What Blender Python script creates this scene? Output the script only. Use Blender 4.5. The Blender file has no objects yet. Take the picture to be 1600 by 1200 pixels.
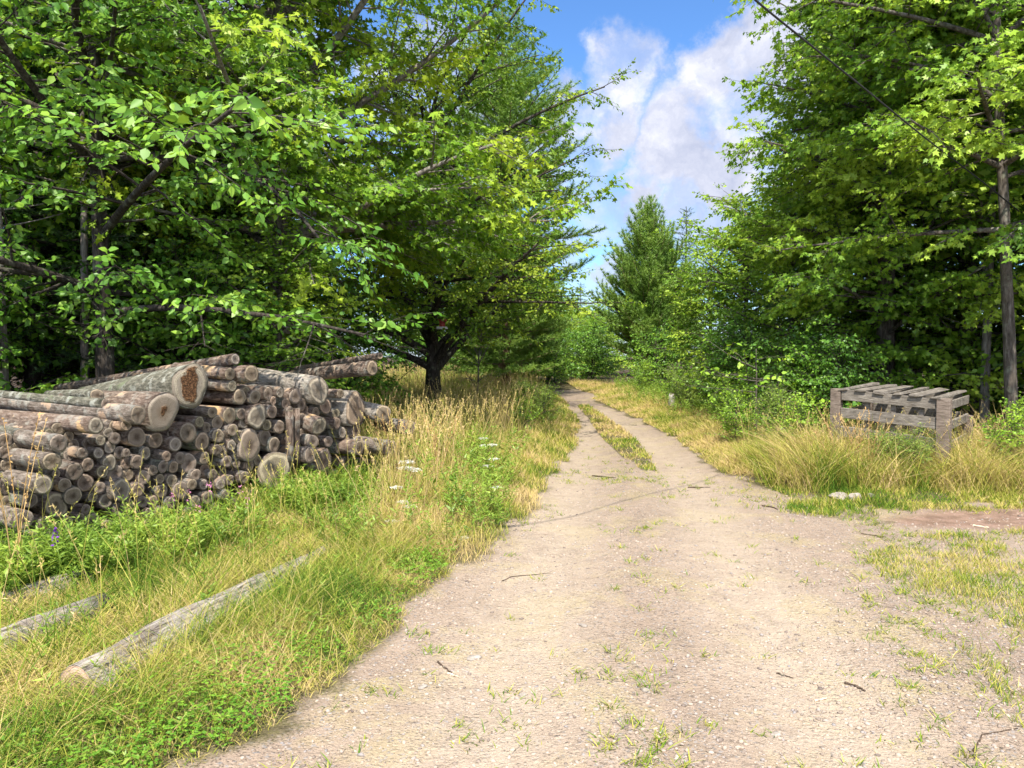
import bpy, math, random
import numpy as np

sc = bpy.context.scene
COL = sc.collection
R = math.radians
rs = np.random.RandomState(7)

# ------------------------------------------------------------------ camera
CAM_H, F, PITCH = 1.6, 1200.0, math.atan(55 / 1200)
cam = bpy.data.objects.new('camera', bpy.data.cameras.new('camera'))
COL.objects.link(cam)
cam.location = (0, 0, CAM_H)
cam.rotation_euler = (R(90) - PITCH, 0, 0)
cam.data.sensor_width = 36
cam.data.lens = 27
cam.data.clip_start = 0.05
cam.data.clip_end = 2000
sc.camera = cam

# ------------------------------------------------------------------ light
SUN_AZ, SUN_EL = 183, 56          # degrees clockwise from the view direction, degrees up
sd = np.array([math.sin(R(SUN_AZ)) * math.cos(R(SUN_EL)), math.cos(R(SUN_AZ)) * math.cos(R(SUN_EL)), math.sin(R(SUN_EL))])
sun = bpy.data.objects.new('sun', bpy.data.lights.new('sun', 'SUN'))
COL.objects.link(sun)
from mathutils import Vector, Matrix
sun.rotation_euler = Vector(sd).to_track_quat('Z', 'Y').to_euler()
sun.data.energy = 4.4
sun.data.angle = R(0.53)
sun.data.color = (1.0, 0.93, 0.82)

world = bpy.data.worlds.new('World')
sc.world = world
world.use_nodes = True
sc.view_settings.view_transform = 'Standard'
sc.view_settings.look = 'None'
sc.view_settings.exposure = 1.12
sc.view_settings.gamma = 1
sc.cycles.max_bounces = 9
sc.cycles.diffuse_bounces = 6
sc.cycles.glossy_bounces = 2
sc.cycles.transmission_bounces = 4
sc.cycles.sample_clamp_indirect = 6
sc.cycles.use_denoising = True
sc.cycles.use_adaptive_sampling = True
sc.cycles.adaptive_threshold = 0.02


def ray(x, y):
    """unit-forward ray through a photograph pixel (1600 x 1200)"""
    cx, cz = (x - 800) / F, -(y - 600) / F
    c, s = math.cos(PITCH), math.sin(PITCH)
    return np.array([cx, c + cz * s, cz * c - s])


def ground(x, y, z=0.0):
    d = ray(x, y)
    t = (z - CAM_H) / d[2]
    return np.array([d[0] * t, d[1] * t, z])


def at(x, y, Y):
    d = ray(x, y)
    return np.array([0, 0, CAM_H]) + d * (Y / d[1])


def project(P):
    c, s = math.cos(PITCH), math.sin(PITCH)
    v = P[:, 2] - CAM_H
    fw = P[:, 1] * c - v * s
    up = P[:, 1] * s + v * c
    fw = np.where(fw < 0.3, 0.3, fw)
    return 800 + F * P[:, 0] / fw, 600 - F * up / fw


# ------------------------------------------------------------------ node helpers
class NT:
    def __init__(self, tree):
        self.t = tree
        self.n = tree.nodes
        self.l = tree.links

    def add(self, typ, **kw):
        n = self.n.new(typ)
        ins = kw.pop('ins', {})
        for k, v in kw.items():
            setattr(n, k, v)
        for k, v in ins.items():
            self.put(n.inputs[k], v)
        return n

    def put(self, sock, v):
        if hasattr(v, 'is_output') or isinstance(v, bpy.types.NodeSocket):
            self.l.new(v, sock)
        elif isinstance(v, (tuple, list)) and len(v) == 3 and sock.type == 'RGBA':
            sock.default_value = (*v, 1)
        else:
            sock.default_value = v

    def math(self, op, a, b=0.0, clamp=False):
        n = self.add('ShaderNodeMath', operation=op, use_clamp=clamp)
        self.put(n.inputs[0], a)
        self.put(n.inputs[1], b)
        return n.outputs[0]

    def vmath(self, op, a, b):
        n = self.add('ShaderNodeVectorMath', operation=op)
        self.put(n.inputs[0], a)
        if b is not None:
            self.put(n.inputs[1], b)
        return n.outputs['Value'] if op in ('DISTANCE', 'LENGTH', 'DOT_PRODUCT') else n.outputs[0]

    def noise(self, vec, scale, detail=3, rough=0.55, dist=0.0):
        n = self.add('ShaderNodeTexNoise')
        if vec is not None:
            self.l.new(vec, n.inputs['Vector'])
        n.inputs['Scale'].default_value = scale
        n.inputs['Detail'].default_value = detail
        n.inputs['Roughness'].default_value = rough
        n.inputs['Distortion'].default_value = dist
        return n.outputs['Fac']

    def ramp(self, fac, stops):
        n = self.add('ShaderNodeValToRGB')
        e = n.color_ramp.elements
        while len(e) < len(stops):
            e.new(0.5)
        for el, (p, c) in zip(e, stops):
            el.position = p
            el.color = (*c, 1) if len(c) == 3 else c
        self.put(n.inputs[0], fac)
        return n.outputs['Color']

    def maprange(self, v, a, b, c=0.0, d=1.0, smooth=False):
        n = self.add('ShaderNodeMapRange')
        if smooth:
            n.interpolation_type = 'SMOOTHSTEP'
        for i, x in enumerate((v, a, b, c, d)):
            self.put(n.inputs[i], x)
        return n.outputs[0]

    def mix(self, fac, a, b, blend='MIX'):
        n = self.add('ShaderNodeMix', data_type='RGBA', blend_type=blend)
        self.put(n.inputs[0], fac)
        self.put(n.inputs[6], a)
        self.put(n.inputs[7], b)
        return n.outputs[2]

    def bump(self, h, strength, dist):
        n = self.add('ShaderNodeBump')
        n.inputs['Strength'].default_value = strength
        n.inputs['Distance'].default_value = dist
        self.l.new(h, n.inputs['Height'])
        return n.outputs[0]


def new_mat(name):
    m = bpy.data.materials.new(name)
    m.use_nodes = True
    m.node_tree.nodes.clear()
    t = NT(m.node_tree)
    t.out = t.add('ShaderNodeOutputMaterial')
    return m, t


def principled(t, col, rough=0.85, normal=None, spec=0.3, metal=0.0):
    b = t.add('ShaderNodeBsdfPrincipled')
    t.put(b.inputs['Base Color'], col)
    t.put(b.inputs['Roughness'], rough)
    t.put(b.inputs['Specular IOR Level'], spec)
    t.put(b.inputs['Metallic'], metal)
    if normal is not None:
        t.l.new(normal, b.inputs['Normal'])
    t.l.new(b.outputs[0], t.out.inputs[0])
    return b


# ------------------------------------------------------------------ world: Nishita sky with broken cloud
w = NT(world.node_tree)
w.n.clear()
wout = w.add('ShaderNodeOutputWorld')
bg = w.add('ShaderNodeBackground')
w.l.new(bg.outputs[0], wout.inputs[0])
sky = w.add('ShaderNodeTexSky', sky_type='NISHITA')
sky.sun_disc = False
sky.sun_elevation = R(SUN_EL)
sky.sun_rotation = R(SUN_AZ)
sky.air_density = 1.0
sky.dust_density = 0.4
sky.ozone_density = 2.0
tc = w.add('ShaderNodeTexCoord').outputs['Generated']
dirn = w.vmath('NORMALIZE', tc, None)
warp = w.add('ShaderNodeTexNoise')
w.l.new(dirn, warp.inputs['Vector'])
warp.inputs['Scale'].default_value = 7
warp.inputs['Detail'].default_value = 7
warp.inputs['Roughness'].default_value = 0.62
wv = w.vmath('SCALE', w.vmath('SUBTRACT', warp.outputs['Color'], (0.5, 0.5, 0.5)), None)
wv.node.inputs['Scale'].default_value = 0.16
dd = w.vmath('ADD', dirn, wv)
cover = None
for (px, py, rad, amt) in [(985, 110, 75, 1), (960, 190, 85, 1), (900, 250, 95, .9), (870, 170, 70, .8), (930, 320, 70, .6), (1130, 110, 75, 1), (1100, 190, 80, 1),
                           (1170, 60, 60, 1), (1060, 250, 75, 1), (1130, 260, 95, 1), (1010, 300, 55, 1), (1000, 345, 60, .8), (1100, 330, 80, .8), (880, 400, 40, .7),
                           (945, 405, 38, .8), (1230, 60, 90, 1), (760, 220, 120, .8), (650, 120, 120, .7), (1350, 200, 200, .9), (300, 200, 260, .8), (930, 440, 50, .5)]:
    v = ray(px, py)
    v = v / np.linalg.norm(v)
    d = w.vmath('DISTANCE', dd, tuple(v))
    rr = rad / F
    m_ = w.maprange(d, rr * 1.0, rr * 0.58, 0.0, amt, True)
    cover = m_ if cover is None else w.math('MAXIMUM', cover, m_)
cover = w.math('MULTIPLY', cover, w.maprange(w.noise(dirn, 11, 6, 0.62), 0.36, 0.56, 0.45, 1.0, True))
sep = w.add('ShaderNodeSeparateXYZ')
w.l.new(dirn, sep.inputs[0])
gen = w.maprange(w.noise(dirn, 3.2, 7, 0.6), 0.40, 0.56, 0, 1.0, True)
gen = w.math('MULTIPLY', gen, w.maprange(sep.outputs['Y'], 0.75, 0.6, 0, 1, True))      # cloud out of view, added for its light
low = w.maprange(sep.outputs['Z'], 0.0, 0.10, 0.55, 0.0, True)
cover = w.math('MAXIMUM', w.math('MAXIMUM', cover, gen), low)
tex = w.noise(dd, 14, 6, 0.6)
cloud = w.ramp(tex, [(0.32, (3.3, 3.6, 4.7)), (0.5, (4.4, 4.6, 5.5)), (0.66, (6.0, 6.05, 6.5))])
skyc = w.mix(1.0, sky.outputs[0], (0.68, 1.0, 1.36), 'MULTIPLY')
# unseen cloud behind the camera and overhead is brightened as added fill light
fill_gain = w.maprange(sep.outputs['Y'], 0.7, 0.2, 1.0, 2.3, True)
cloud = w.vmath('SCALE', cloud, None)
w.l.new(fill_gain, cloud.node.inputs['Scale'])
w.l.new(w.mix(cover, skyc, cloud), bg.inputs['Color'])
bg.inputs['Strength'].default_value = 0.082


# ------------------------------------------------------------------ mesh helpers
class Geo:
    """collects vertices and polygons (any size) and float point attributes; builds one mesh"""

    def __init__(self):
        self.v, self.f, self.k, self.mi, self.at = [], [], [], [], []
        self.nv = 0

    def add(self, V, faces, mat=0, att=None):
        """V (N,k,3) copies of one template with faces = list of index tuples"""
        V = np.asarray(V, np.float32)
        if V.ndim == 2:
            V = V[None]
        N, k, _ = V.shape
        base = self.nv + np.arange(N, dtype=np.int32) * k
        by = {}
        for fc in faces:
            by.setdefault(len(fc), []).append(fc)
        for m, fl in by.items():
            fa = np.asarray(fl, np.int32)
            idx = (base[:, None, None] + fa[None]).reshape(-1)
            self.f.append(idx)
            cnt = N * len(fl)
            self.k.append(np.full(cnt, m, np.int32))
            self.mi.append(np.full(cnt, mat, np.int32))
        self.v.append(V.reshape(-1, 3))
        a = np.zeros(N * k, np.float32) if att is None else np.broadcast_to(np.asarray(att, np.float32), (N, k)).reshape(-1)
        self.at.append(a)
        self.nv += N * k

    def mesh(self, name, mats, smooth=False):
        me = bpy.data.meshes.new(name)
        v = np.concatenate(self.v)
        f = np.concatenate(self.f)
        k = np.concatenate(self.k)
        mi = np.concatenate(self.mi)
        me.vertices.add(len(v))
        me.vertices.foreach_set('co', v.reshape(-1))
        me.loops.add(len(f))
        me.loops.foreach_set('vertex_index', f)
        me.polygons.add(len(k))
        st = np.concatenate([[0], np.cumsum(k)[:-1]]).astype(np.int32)
        me.polygons.foreach_set('loop_start', st)
        me.polygons.foreach_set('material_index', mi)
        if smooth:
            me.polygons.foreach_set('use_smooth', np.ones(len(k), bool))
        a = me.attributes.new('tint', 'FLOAT', 'POINT')
        a.data.foreach_set('value', np.concatenate(self.at))
        for m in (mats if isinstance(mats, (list, tuple)) else [mats]):
            me.materials.append(m)
        me.update(calc_edges=True)
        return me


def link(name, me, parent=None, loc=None):
    o = bpy.data.objects.new(name, me)
    COL.objects.link(o)
    if parent is not None:
        o.parent = parent
    if loc is not None:
        o.location = loc
    return o


def tag(o, label, cat=None, group=None, kind=None):
    o['label'] = label
    if cat:
        o['category'] = cat
    if group:
        o['group'] = group
    if kind:
        o['kind'] = kind
    return o


def thing(name, label, cat, loc=(0, 0, 0), rz=0.0, group=None, scale=1.0):
    o = bpy.data.objects.new(name, None)
    o.empty_display_size = 0.1
    COL.objects.link(o)
    o.location = loc
    o.rotation_euler = (0, 0, rz)
    o.scale = (scale,) * 3 if not hasattr(scale, '__len__') else scale
    return tag(o, label, cat, group)


def dup(root, loc, rz, scale, label, group=None):
    r = root.copy()
    COL.objects.link(r)
    r.location = loc
    r.rotation_euler = (0, 0, rz)
    r.scale = (scale,) * 3 if not hasattr(scale, '__len__') else scale
    r['label'] = label
    if group:
        r['group'] = group
    elif 'group' in r:
        del r['group']
    for ch in list(root.children):
        c = ch.copy()
        COL.objects.link(c)
        c.parent = r
        for g in ch.children:
            e = g.copy()
            COL.objects.link(e)
            e.parent = c
    return r


def unit(v):
    return v / np.maximum(np.linalg.norm(v, axis=-1, keepdims=True), 1e-9)


def tubes(geo, P, r, sides=6, mat=0, att=None):
    """P (N,k,3) polylines, r (N,k) radii"""
    P = np.asarray(P, float)
    if P.ndim == 2:
        P = P[None]
    N, k, _ = P.shape
    r = np.broadcast_to(r, (N, k))
    T = unit(np.gradient(P, axis=1))
    ref = np.where(np.abs(T[..., 2:3]) > 0.9, np.array([1.0, 0, 0]), np.array([0, 0, 1.0]))
    U = unit(np.cross(T, ref))
    W = np.cross(T, U)
    a = np.arange(sides) * 2 * np.pi / sides
    V = P[:, :, None] + r[:, :, None, None] * (np.cos(a)[None, None, :, None] * U[:, :, None] + np.sin(a)[None, None, :, None] * W[:, :, None])
    faces = []
    for i in range(k - 1):
        for j in range(sides):
            j2 = (j + 1) % sides
            faces.append((i * sides + j, i * sides + j2, (i + 1) * sides + j2, (i + 1) * sides + j))
    faces.append(tuple(range((k - 1) * sides, k * sides)))
    geo.add(V.reshape(N, k * sides, 3), faces, mat, att)


def curves(p0, d, L, bend, k):
    s = np.linspace(0, 1, k)[None, :, None]
    return p0[:, None] + d[:, None] * (L[:, None, None] * s) + bend[:, None] * (L[:, None, None] * s * s)


def curve_at(p0, d, L, bend, s):
    return p0 + d * (L * s)[:, None] + bend * (L * s * s)[:, None], unit(d + 2 * bend * s[:, None])


def box_v(lo, hi):
    x0, y0, z0 = lo
    x1, y1, z1 = hi
    return np.array([(x0, y0, z0), (x1, y0, z0), (x1, y1, z0), (x0, y1, z0), (x0, y0, z1), (x1, y0, z1), (x1, y1, z1), (x0, y1, z1)], float)


BOX_F = [(0, 3, 2, 1), (4, 5, 6, 7), (0, 1, 5, 4), (1, 2, 6, 5), (2, 3, 7, 6), (3, 0, 4, 7)]


# value noise on arrays
def vnoise(x, y, seed=0):
    xi, yi = np.floor(x).astype(np.int64), np.floor(y).astype(np.int64)
    fx, fy = x - xi, y - yi
    fx, fy = fx * fx * (3 - 2 * fx), fy * fy * (3 - 2 * fy)

    def h(a, b):
        n = (a * 374761393 + b * 668265263 + seed * 1274126177) & 0x7fffffff
        n = ((n ^ (n >> 13)) * 1274126177) & 0x7fffffff
        return ((n ^ (n >> 16)) & 0xffff) / 65535.0
    return (h(xi, yi) * (1 - fx) + h(xi + 1, yi) * fx) * (1 - fy) + (h(xi, yi + 1) * (1 - fx) + h(xi + 1, yi + 1) * fx) * fy


def fnoise(x, y, seed=0, octaves=3):
    s, a, tot = 0, 1.0, 0
    for i in range(octaves):
        s = s + a * vnoise(x * 2 ** i, y * 2 ** i, seed + i)
        tot += a
        a *= 0.5
    return s / tot


def in_poly(x, y, poly):
    p = np.asarray(poly, float)
    c = np.zeros(np.shape(x), bool)
    j = len(p) - 1
    for i in range(len(p)):
        xi, yi, xj, yj = p[i, 0], p[i, 1], p[j, 0], p[j, 1]
        cond = (yi > y) != (yj > y)
        c ^= cond & (x < (xj - xi) * (y - yi) / (yj - yi + 1e-12) + xi)
        j = i
    return c


def poly_dist(x, y, poly):
    p = np.asarray(poly, float)
    best = np.full(np.shape(x), 1e9)
    for i in range(len(p)):
        a, b = p[i], p[(i + 1) % len(p)]
        d = b - a
        t = np.clip(((x - a[0]) * d[0] + (y - a[1]) * d[1]) / (d @ d + 1e-12), 0, 1)
        best = np.minimum(best, np.hypot(x - a[0] - t * d[0], y - a[1] - t * d[1]))
    return best


def gpoly(px):
    return np.array([ground(x, y)[:2] for x, y in px])


# ------------------------------------------------------------------ ground layout (metres)
GRAVEL = np.concatenate([np.array([(-1.7, -8), (-1.5, 0)]), gpoly([(270, 1200), (400, 1140), (500, 1075), (600, 985), (655, 940), (700, 893), (770, 880), (800, 845), (835, 800), (850, 755),
                         (880, 722), (898, 692), (902, 662), (888, 637), (878, 622), (868, 616), (850, 611), (900, 609), (935, 616), (932, 629), (985, 650), (1026, 670), (1066, 698), (1110, 730), (1190, 757), (1290, 778), (1370, 790), (1600, 774)]),
                         np.array([(9, 8.6), (12, 8.0), (12, -8)])])
MEDIAN = gpoly([(901, 633), (918, 633), (938, 645), (968, 665), (998, 690), (1016, 714), (1027, 737), (1004, 738), (974, 715), (942, 686), (920, 656)])
LAWN = gpoly([(1130, 742), (1290, 768), (1600, 764), (1640, 780), (1590, 786), (1480, 786), (1370, 795), (1310, 806), (1260, 790), (1210, 762)])
LAWN2 = gpoly([(1230, 790), (1310, 786), (1400, 800), (1390, 815), (1330, 815), (1270, 806)])
RUST = gpoly([(1360, 803), (1450, 790), (1600, 784), (1760, 790), (1700, 832), (1480, 828), (1390, 820)])
TURF = gpoly([(1350, 870), (1420, 838), (1600, 826), (1800, 830), (1850, 1200), (1620, 1200), (1540, 1060), (1430, 950)])


def wob(x, y, poly, amp=.5):
    return in_poly(x + amp * (fnoise(x * 1.7, y * 1.7, 101) - .5) * 2, y + amp * (fnoise(x * 1.7, y * 1.7, 105) - .5) * 2, poly)


def gravel_sd(x, y):
    d = poly_dist(x, y, GRAVEL)
    d = np.where(in_poly(x, y, GRAVEL), d, -d)
    return d + (fnoise(x * 1.9, y * 1.9, 5, 4) - 0.5) * 0.50 + (vnoise(x * 9, y * 9, 8) - .5) * .10


TRK = [gpoly([(884, 640), (915, 668), (905, 705), (890, 760), (870, 830), (840, 930), (800, 1060), (740, 1230)]), gpoly([(935, 640), (985, 672), (1040, 710), (1080, 760), (1120, 830), (1180, 930), (1260, 1060), (1380, 1230)])]


def line_d(x, y, p):
    best = np.full(np.shape(x), 1e9)
    for i in range(len(p) - 1):
        d = p[i + 1] - p[i]
        q = np.clip(((x - p[i, 0]) * d[0] + (y - p[i, 1]) * d[1]) / (d @ d), 0, 1)
        best = np.minimum(best, np.hypot(x - p[i, 0] - q * d[0], y - p[i, 1] - q * d[1]))
    return best


def gz(x, y):
    x, y = np.asarray(x, float), np.asarray(y, float)
    base = 0.05 * (fnoise(x * 0.35 + 3, y * 0.35, 11) - 0.5)
    d = poly_dist(x, y, GRAVEL)
    d = np.where(in_poly(x, y, GRAVEL), d, -d)
    base = base + 0.06 * np.clip(-d / 0.5, 0, 1) - 0.02 * np.exp(-((d - 0.5) / 0.35) ** 2)
    md = np.where(in_poly(x, y, MEDIAN), 0.03, 0)
    td = np.minimum(line_d(x, y, TRK[0]), line_d(x, y, TRK[1]))
    base = base - .018 * np.exp(-(td / .3) ** 2) + .006 * np.exp(-((td - .5) / .18) ** 2)
    return base + md


# ------------------------------------------------------------------ materials
def leaf_mat(name, dark, mid, light, trans=0.45, spec=0.25, patch=0.6, patch_col=None):
    """leaf: diffuse + translucent + a thin sheen; every leaf its own shade"""
    m, t = new_mat(name)
    g = t.add('ShaderNodeNewGeometry')
    oc = t.add('ShaderNodeTexCoord').outputs['Object']
    rnd = g.outputs['Random Per Island']
    pn = t.noise(oc, patch, 2)
    f = t.math('ADD', t.math('MULTIPLY', rnd, 0.55), t.maprange(pn, 0.35, 0.65, 0, 0.45))
    col = t.ramp(f, [(0.05, dark), (0.5, mid), (0.95, light)])
    if patch_col:
        col = t.mix(t.maprange(t.noise(oc, patch * 0.9, 2), 0.50, 0.60, 0, 0.8), col, patch_col)
    d = t.add('ShaderNodeBsdfDiffuse', ins={'Color': col})
    tr = t.add('ShaderNodeBsdfTranslucent', ins={'Color': t.mix(0.5, col, t.mix(1, col, (1.25, 1.15, 0.5), 'MULTIPLY'))})
    mx = t.add('ShaderNodeMixShader', ins={0: trans})
    t.l.new(d.outputs[0], mx.inputs[1])
    t.l.new(tr.outputs[0], mx.inputs[2])
    gl = t.add('ShaderNodeBsdfGlossy', ins={'Color': (1, 1, 1), 'Roughness': 0.45})
    m2 = t.add('ShaderNodeMixShader', ins={0: spec * 0.16})
    t.l.new(mx.outputs[0], m2.inputs[1])
    t.l.new(gl.outputs[0], m2.inputs[2])
    t.l.new(m2.outputs[0], t.out.inputs[0])
    return m


def grass_mat(name, stops, trans=0.3):
    m, t = new_mat(name)
    g = t.add('ShaderNodeNewGeometry')
    a = t.add('ShaderNodeAttribute', attribute_name='tint').outputs['Fac']
    f = t.math('ADD', a, t.maprange(g.outputs['Random Per Island'], 0, 1, -0.2, 0.2))
    col = t.ramp(f, stops)
    d = t.add('ShaderNodeBsdfDiffuse', ins={'Color': col})
    tr = t.add('ShaderNodeBsdfTranslucent', ins={'Color': col})
    mx = t.add('ShaderNodeMixShader', ins={0: trans})
    t.l.new(d.outputs[0], mx.inputs[1])
    t.l.new(tr.outputs[0], mx.inputs[2])
    t.l.new(mx.outputs[0], t.out.inputs[0])
    return m


def bark_mat(name, c1, c2, c3, sc_=1.0, lichen=0.35):
    m, t = new_mat(name)
    oc = t.add('ShaderNodeTexCoord').outputs['Object']
    mp = t.add('ShaderNodeMapping', ins={'Scale': (1, 1, 0.22)})
    t.l.new(oc, mp.inputs[0])
    n1 = t.noise(mp.outputs[0], 26 * sc_, 5, 0.65)
    n2 = t.noise(oc, 6 * sc_, 4, 0.6)
    col = t.ramp(n1, [(0.3, c1), (0.5, c2), (0.72, c3)])
    col = t.mix(t.maprange(n2, 0.56, 0.68, 0, lichen), col, (0.30, 0.33, 0.24))
    principled(t, col, 0.95, t.bump(n1, 0.7, 0.03), 0.15)
    return m


M = {}
M['maple'] = leaf_mat('maple_leaf', (0.074, 0.176, 0.015), (0.173, 0.316, 0.023), (0.329, 0.455, 0.030), 0.36, 0.12, 0.5, (0.370, 0.480, 0.035))
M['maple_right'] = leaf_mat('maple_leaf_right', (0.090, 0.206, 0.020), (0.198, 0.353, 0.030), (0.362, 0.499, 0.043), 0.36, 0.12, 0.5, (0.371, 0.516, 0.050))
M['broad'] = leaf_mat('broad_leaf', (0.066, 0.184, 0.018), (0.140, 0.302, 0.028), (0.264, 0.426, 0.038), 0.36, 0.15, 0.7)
M['apple'] = leaf_mat('spreading_leaf', (0.074, 0.169, 0.018), (0.149, 0.271, 0.023), (0.296, 0.397, 0.030), 0.36, 0.12, 0.6, (0.334, 0.432, 0.032))
M['shrub'] = leaf_mat('shrub_leaf', (0.116, 0.250, 0.025), (0.231, 0.405, 0.033), (0.395, 0.558, 0.045), 0.36, 0.12, 1.5)
M['pine'] = leaf_mat('pine_needle', (0.090, 0.190, 0.038), (0.185, 0.315, 0.055), (0.285, 0.405, 0.072), 0.25, 0.12, 0.8)
M['spruce'] = leaf_mat('spruce_needle', (0.027, 0.073, 0.023), (0.060, 0.132, 0.035), (0.107, 0.199, 0.050), 0.15, 0.2, 0.8)
M['weed'] = leaf_mat('weed_leaf', (0.115, 0.215, 0.026), (0.215, 0.330, 0.045), (0.330, 0.430, 0.065), 0.36, 0.12, 2.5)
M['petal'] = leaf_mat('white_petal', (0.62, 0.63, 0.58), (0.72, 0.72, 0.68), (0.8, 0.8, 0.76), 0.25, 0.1)
M['pink'] = leaf_mat('pink_petal', (0.45, 0.14, 0.30), (0.55, 0.20, 0.38), (0.62, 0.3, 0.45), 0.25, 0.1)
M['purple'] = leaf_mat('purple_petal', (0.14, 0.03, 0.32), (0.2, 0.05, 0.42), (0.3, 0.1, 0.5), 0.25, 0.1)
GR = [(0.0, (0.055, 0.130, 0.018)), (0.3, (0.140, 0.235, 0.028)), (0.52, (0.34, 0.355, 0.055)), (0.78, (0.55, 0.45, 0.15)), (1.0, (0.60, 0.45, 0.23))]
M['grass'] = grass_mat('grass_blade', GR)
M['bark'] = bark_mat('tree_bark', (0.035, 0.030, 0.025), (0.095, 0.080, 0.066), (0.20, 0.18, 0.155))
M['bark_grey'] = bark_mat('pale_bark', (0.07, 0.06, 0.05), (0.17, 0.15, 0.13), (0.32, 0.29, 0.26), 1, 0.5)
M['bark_dark'] = bark_mat('dark_bark', (0.018, 0.015, 0.012), (0.05, 0.042, 0.035), (0.11, 0.095, 0.08))
M['bark_pine'] = bark_mat('pine_bark', (0.06, 0.04, 0.03), (0.16, 0.10, 0.07), (0.27, 0.18, 0.13), 0.8, 0.2)

# ground: gravel, dirt and litter zones from vertex attributes
gm, t = new_mat('ground_gravel')
geo_pos = t.add('ShaderNodeNewGeometry').outputs['Position']
az = t.add('ShaderNodeAttribute', attribute_name='gravel').outputs['Fac']
ar = t.add('ShaderNodeAttribute', attribute_name='rust').outputs['Fac']
aw = t.add('ShaderNodeAttribute', attribute_name='woods').outputs['Fac']
n_big = t.noise(geo_pos, 0.9, 4, 0.6)
n_mid = t.noise(geo_pos, 7, 5, 0.65)
n_fine = t.noise(geo_pos, 55, 5, 0.7)
n_grit = t.noise(geo_pos, 190, 3, 0.7)
vor = t.add('ShaderNodeTexVoronoi', feature='F1', ins={'Scale': 75, 'Randomness': 1})
t.l.new(geo_pos, vor.inputs['Vector'])
sepc = t.add('ShaderNodeSeparateColor')
t.l.new(vor.outputs['Color'], sepc.inputs[0])
gcol = t.ramp(t.math('ADD', t.math('MULTIPLY', n_mid, 0.5), t.math('MULTIPLY', n_big, 0.5)), [(0.32, (0.25, 0.192, 0.142)), (0.5, (0.335, 0.258, 0.193)), (0.68, (0.40, 0.315, 0.238))])
gcol = t.mix(t.maprange(t.noise(geo_pos, 1.7, 3, 0.6, 0.6), 0.50, 0.62, 0, 0.6), gcol, (0.40, 0.33, 0.17))       # yellow sand drifts
gcol = t.mix(t.math('MULTIPLY', t.maprange(n_fine, 0.54, 0.66, 0, 0.85), t.maprange(n_big, 0.3, 0.6, 1, 0.55)), gcol, (0.17, 0.135, 0.11))
gcol = t.mix(t.maprange(n_grit, 0.58, 0.70, 0, 0.7), gcol, (0.13, 0.105, 0.085))
gcol = t.mix(t.maprange(sepc.outputs[0], 0.86, 0.92, 0, 0.4), gcol, (0.46, 0.39, 0.31))
dots = t.math('MULTIPLY', t.maprange(sepc.outputs[2], .30, .26, 0, .8), t.maprange(vor.outputs['Distance'], .42, .30, 0, 1))
gcol = t.mix(dots, gcol, (.115, .09, .07))
vor2 = t.add('ShaderNodeTexVoronoi', feature='F1', ins={'Scale': 34, 'Randomness': 1})
t.l.new(geo_pos, vor2.inputs['Vector'])
sep2 = t.add('ShaderNodeSeparateColor')
t.l.new(vor2.outputs['Color'], sep2.inputs[0])
dots2 = t.math('MULTIPLY', t.maprange(sep2.outputs[2], .14, .11, 0, .7), t.maprange(vor2.outputs['Distance'], .36, .26, 0, 1))
gcol = t.mix(dots2, gcol, t.ramp(sep2.outputs[0], [(0, (.10, .08, .065)), (.5, (.24, .20, .165)), (.75, (.17, .175, .18)), (1, (.48, .41, .33))]))
gcol = t.mix(t.maprange(sepc.outputs[1], 0.9, 0.94, 0, 0.55), gcol, (0.27, 0.27, 0.27))
gcol = t.mix(1.0, gcol, (0.89, 0.882, 0.882), 'MULTIPLY')
atr = t.add('ShaderNodeAttribute', attribute_name='track').outputs['Fac']
gcol = t.mix(t.math('MULTIPLY', atr, t.maprange(n_mid, .3, .7, .35, .75)), gcol, (0.42, 0.345, 0.258))
gcol = t.mix(t.math('MULTIPLY', t.maprange(t.noise(geo_pos, 2.6, 5, .68, .8), .55, .70, 0, .5), t.math('SUBTRACT', 1.0, atr)), gcol, (.235, .185, .145))
gcol = t.mix(t.math('MULTIPLY', ar, 0.92), gcol, t.ramp(n_mid, [(0.35, (0.165, 0.105, 0.075)), (0.6, (0.275, 0.18, 0.135))]))
soil = t.ramp(n_mid, [(0.3, (0.055, 0.045, 0.025)), (0.55, (0.12, 0.105, 0.05)), (0.75, (0.2, 0.16, 0.085))])
litter = t.ramp(n_fine, [(0.35, (0.030, 0.022, 0.015)), (0.6, (0.085, 0.058, 0.036)), (0.8, (0.16, 0.11, 0.06))])
soil = t.mix(aw, soil, litter)
gfac = t.maprange(t.math('ADD', az, t.math('MULTIPLY', t.math('SUBTRACT', n_fine, 0.5), 0.6)), 0.35, 0.65, 0, 1, True)
col = t.mix(gfac, soil, gcol)
hgt = t.math('ADD', t.math('MULTIPLY', n_grit, 0.35), t.math('MULTIPLY', t.math('MULTIPLY', vor.outputs['Distance'], -0.9), t.maprange(sepc.outputs[0], .3, .8, .2, 1)))
hgt = t.math('ADD', hgt, t.math('MULTIPLY', t.math('MULTIPLY', vor2.outputs['Distance'], -1.3), t.maprange(sep2.outputs[1], .6, .8, 0, 1)))
hgt = t.math('ADD', hgt, t.math('MULTIPLY', n_mid, .9))
principled(t, col, 0.95, t.bump(hgt, 0.75, 0.02), 0.12)
M['ground'] = gm

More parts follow.
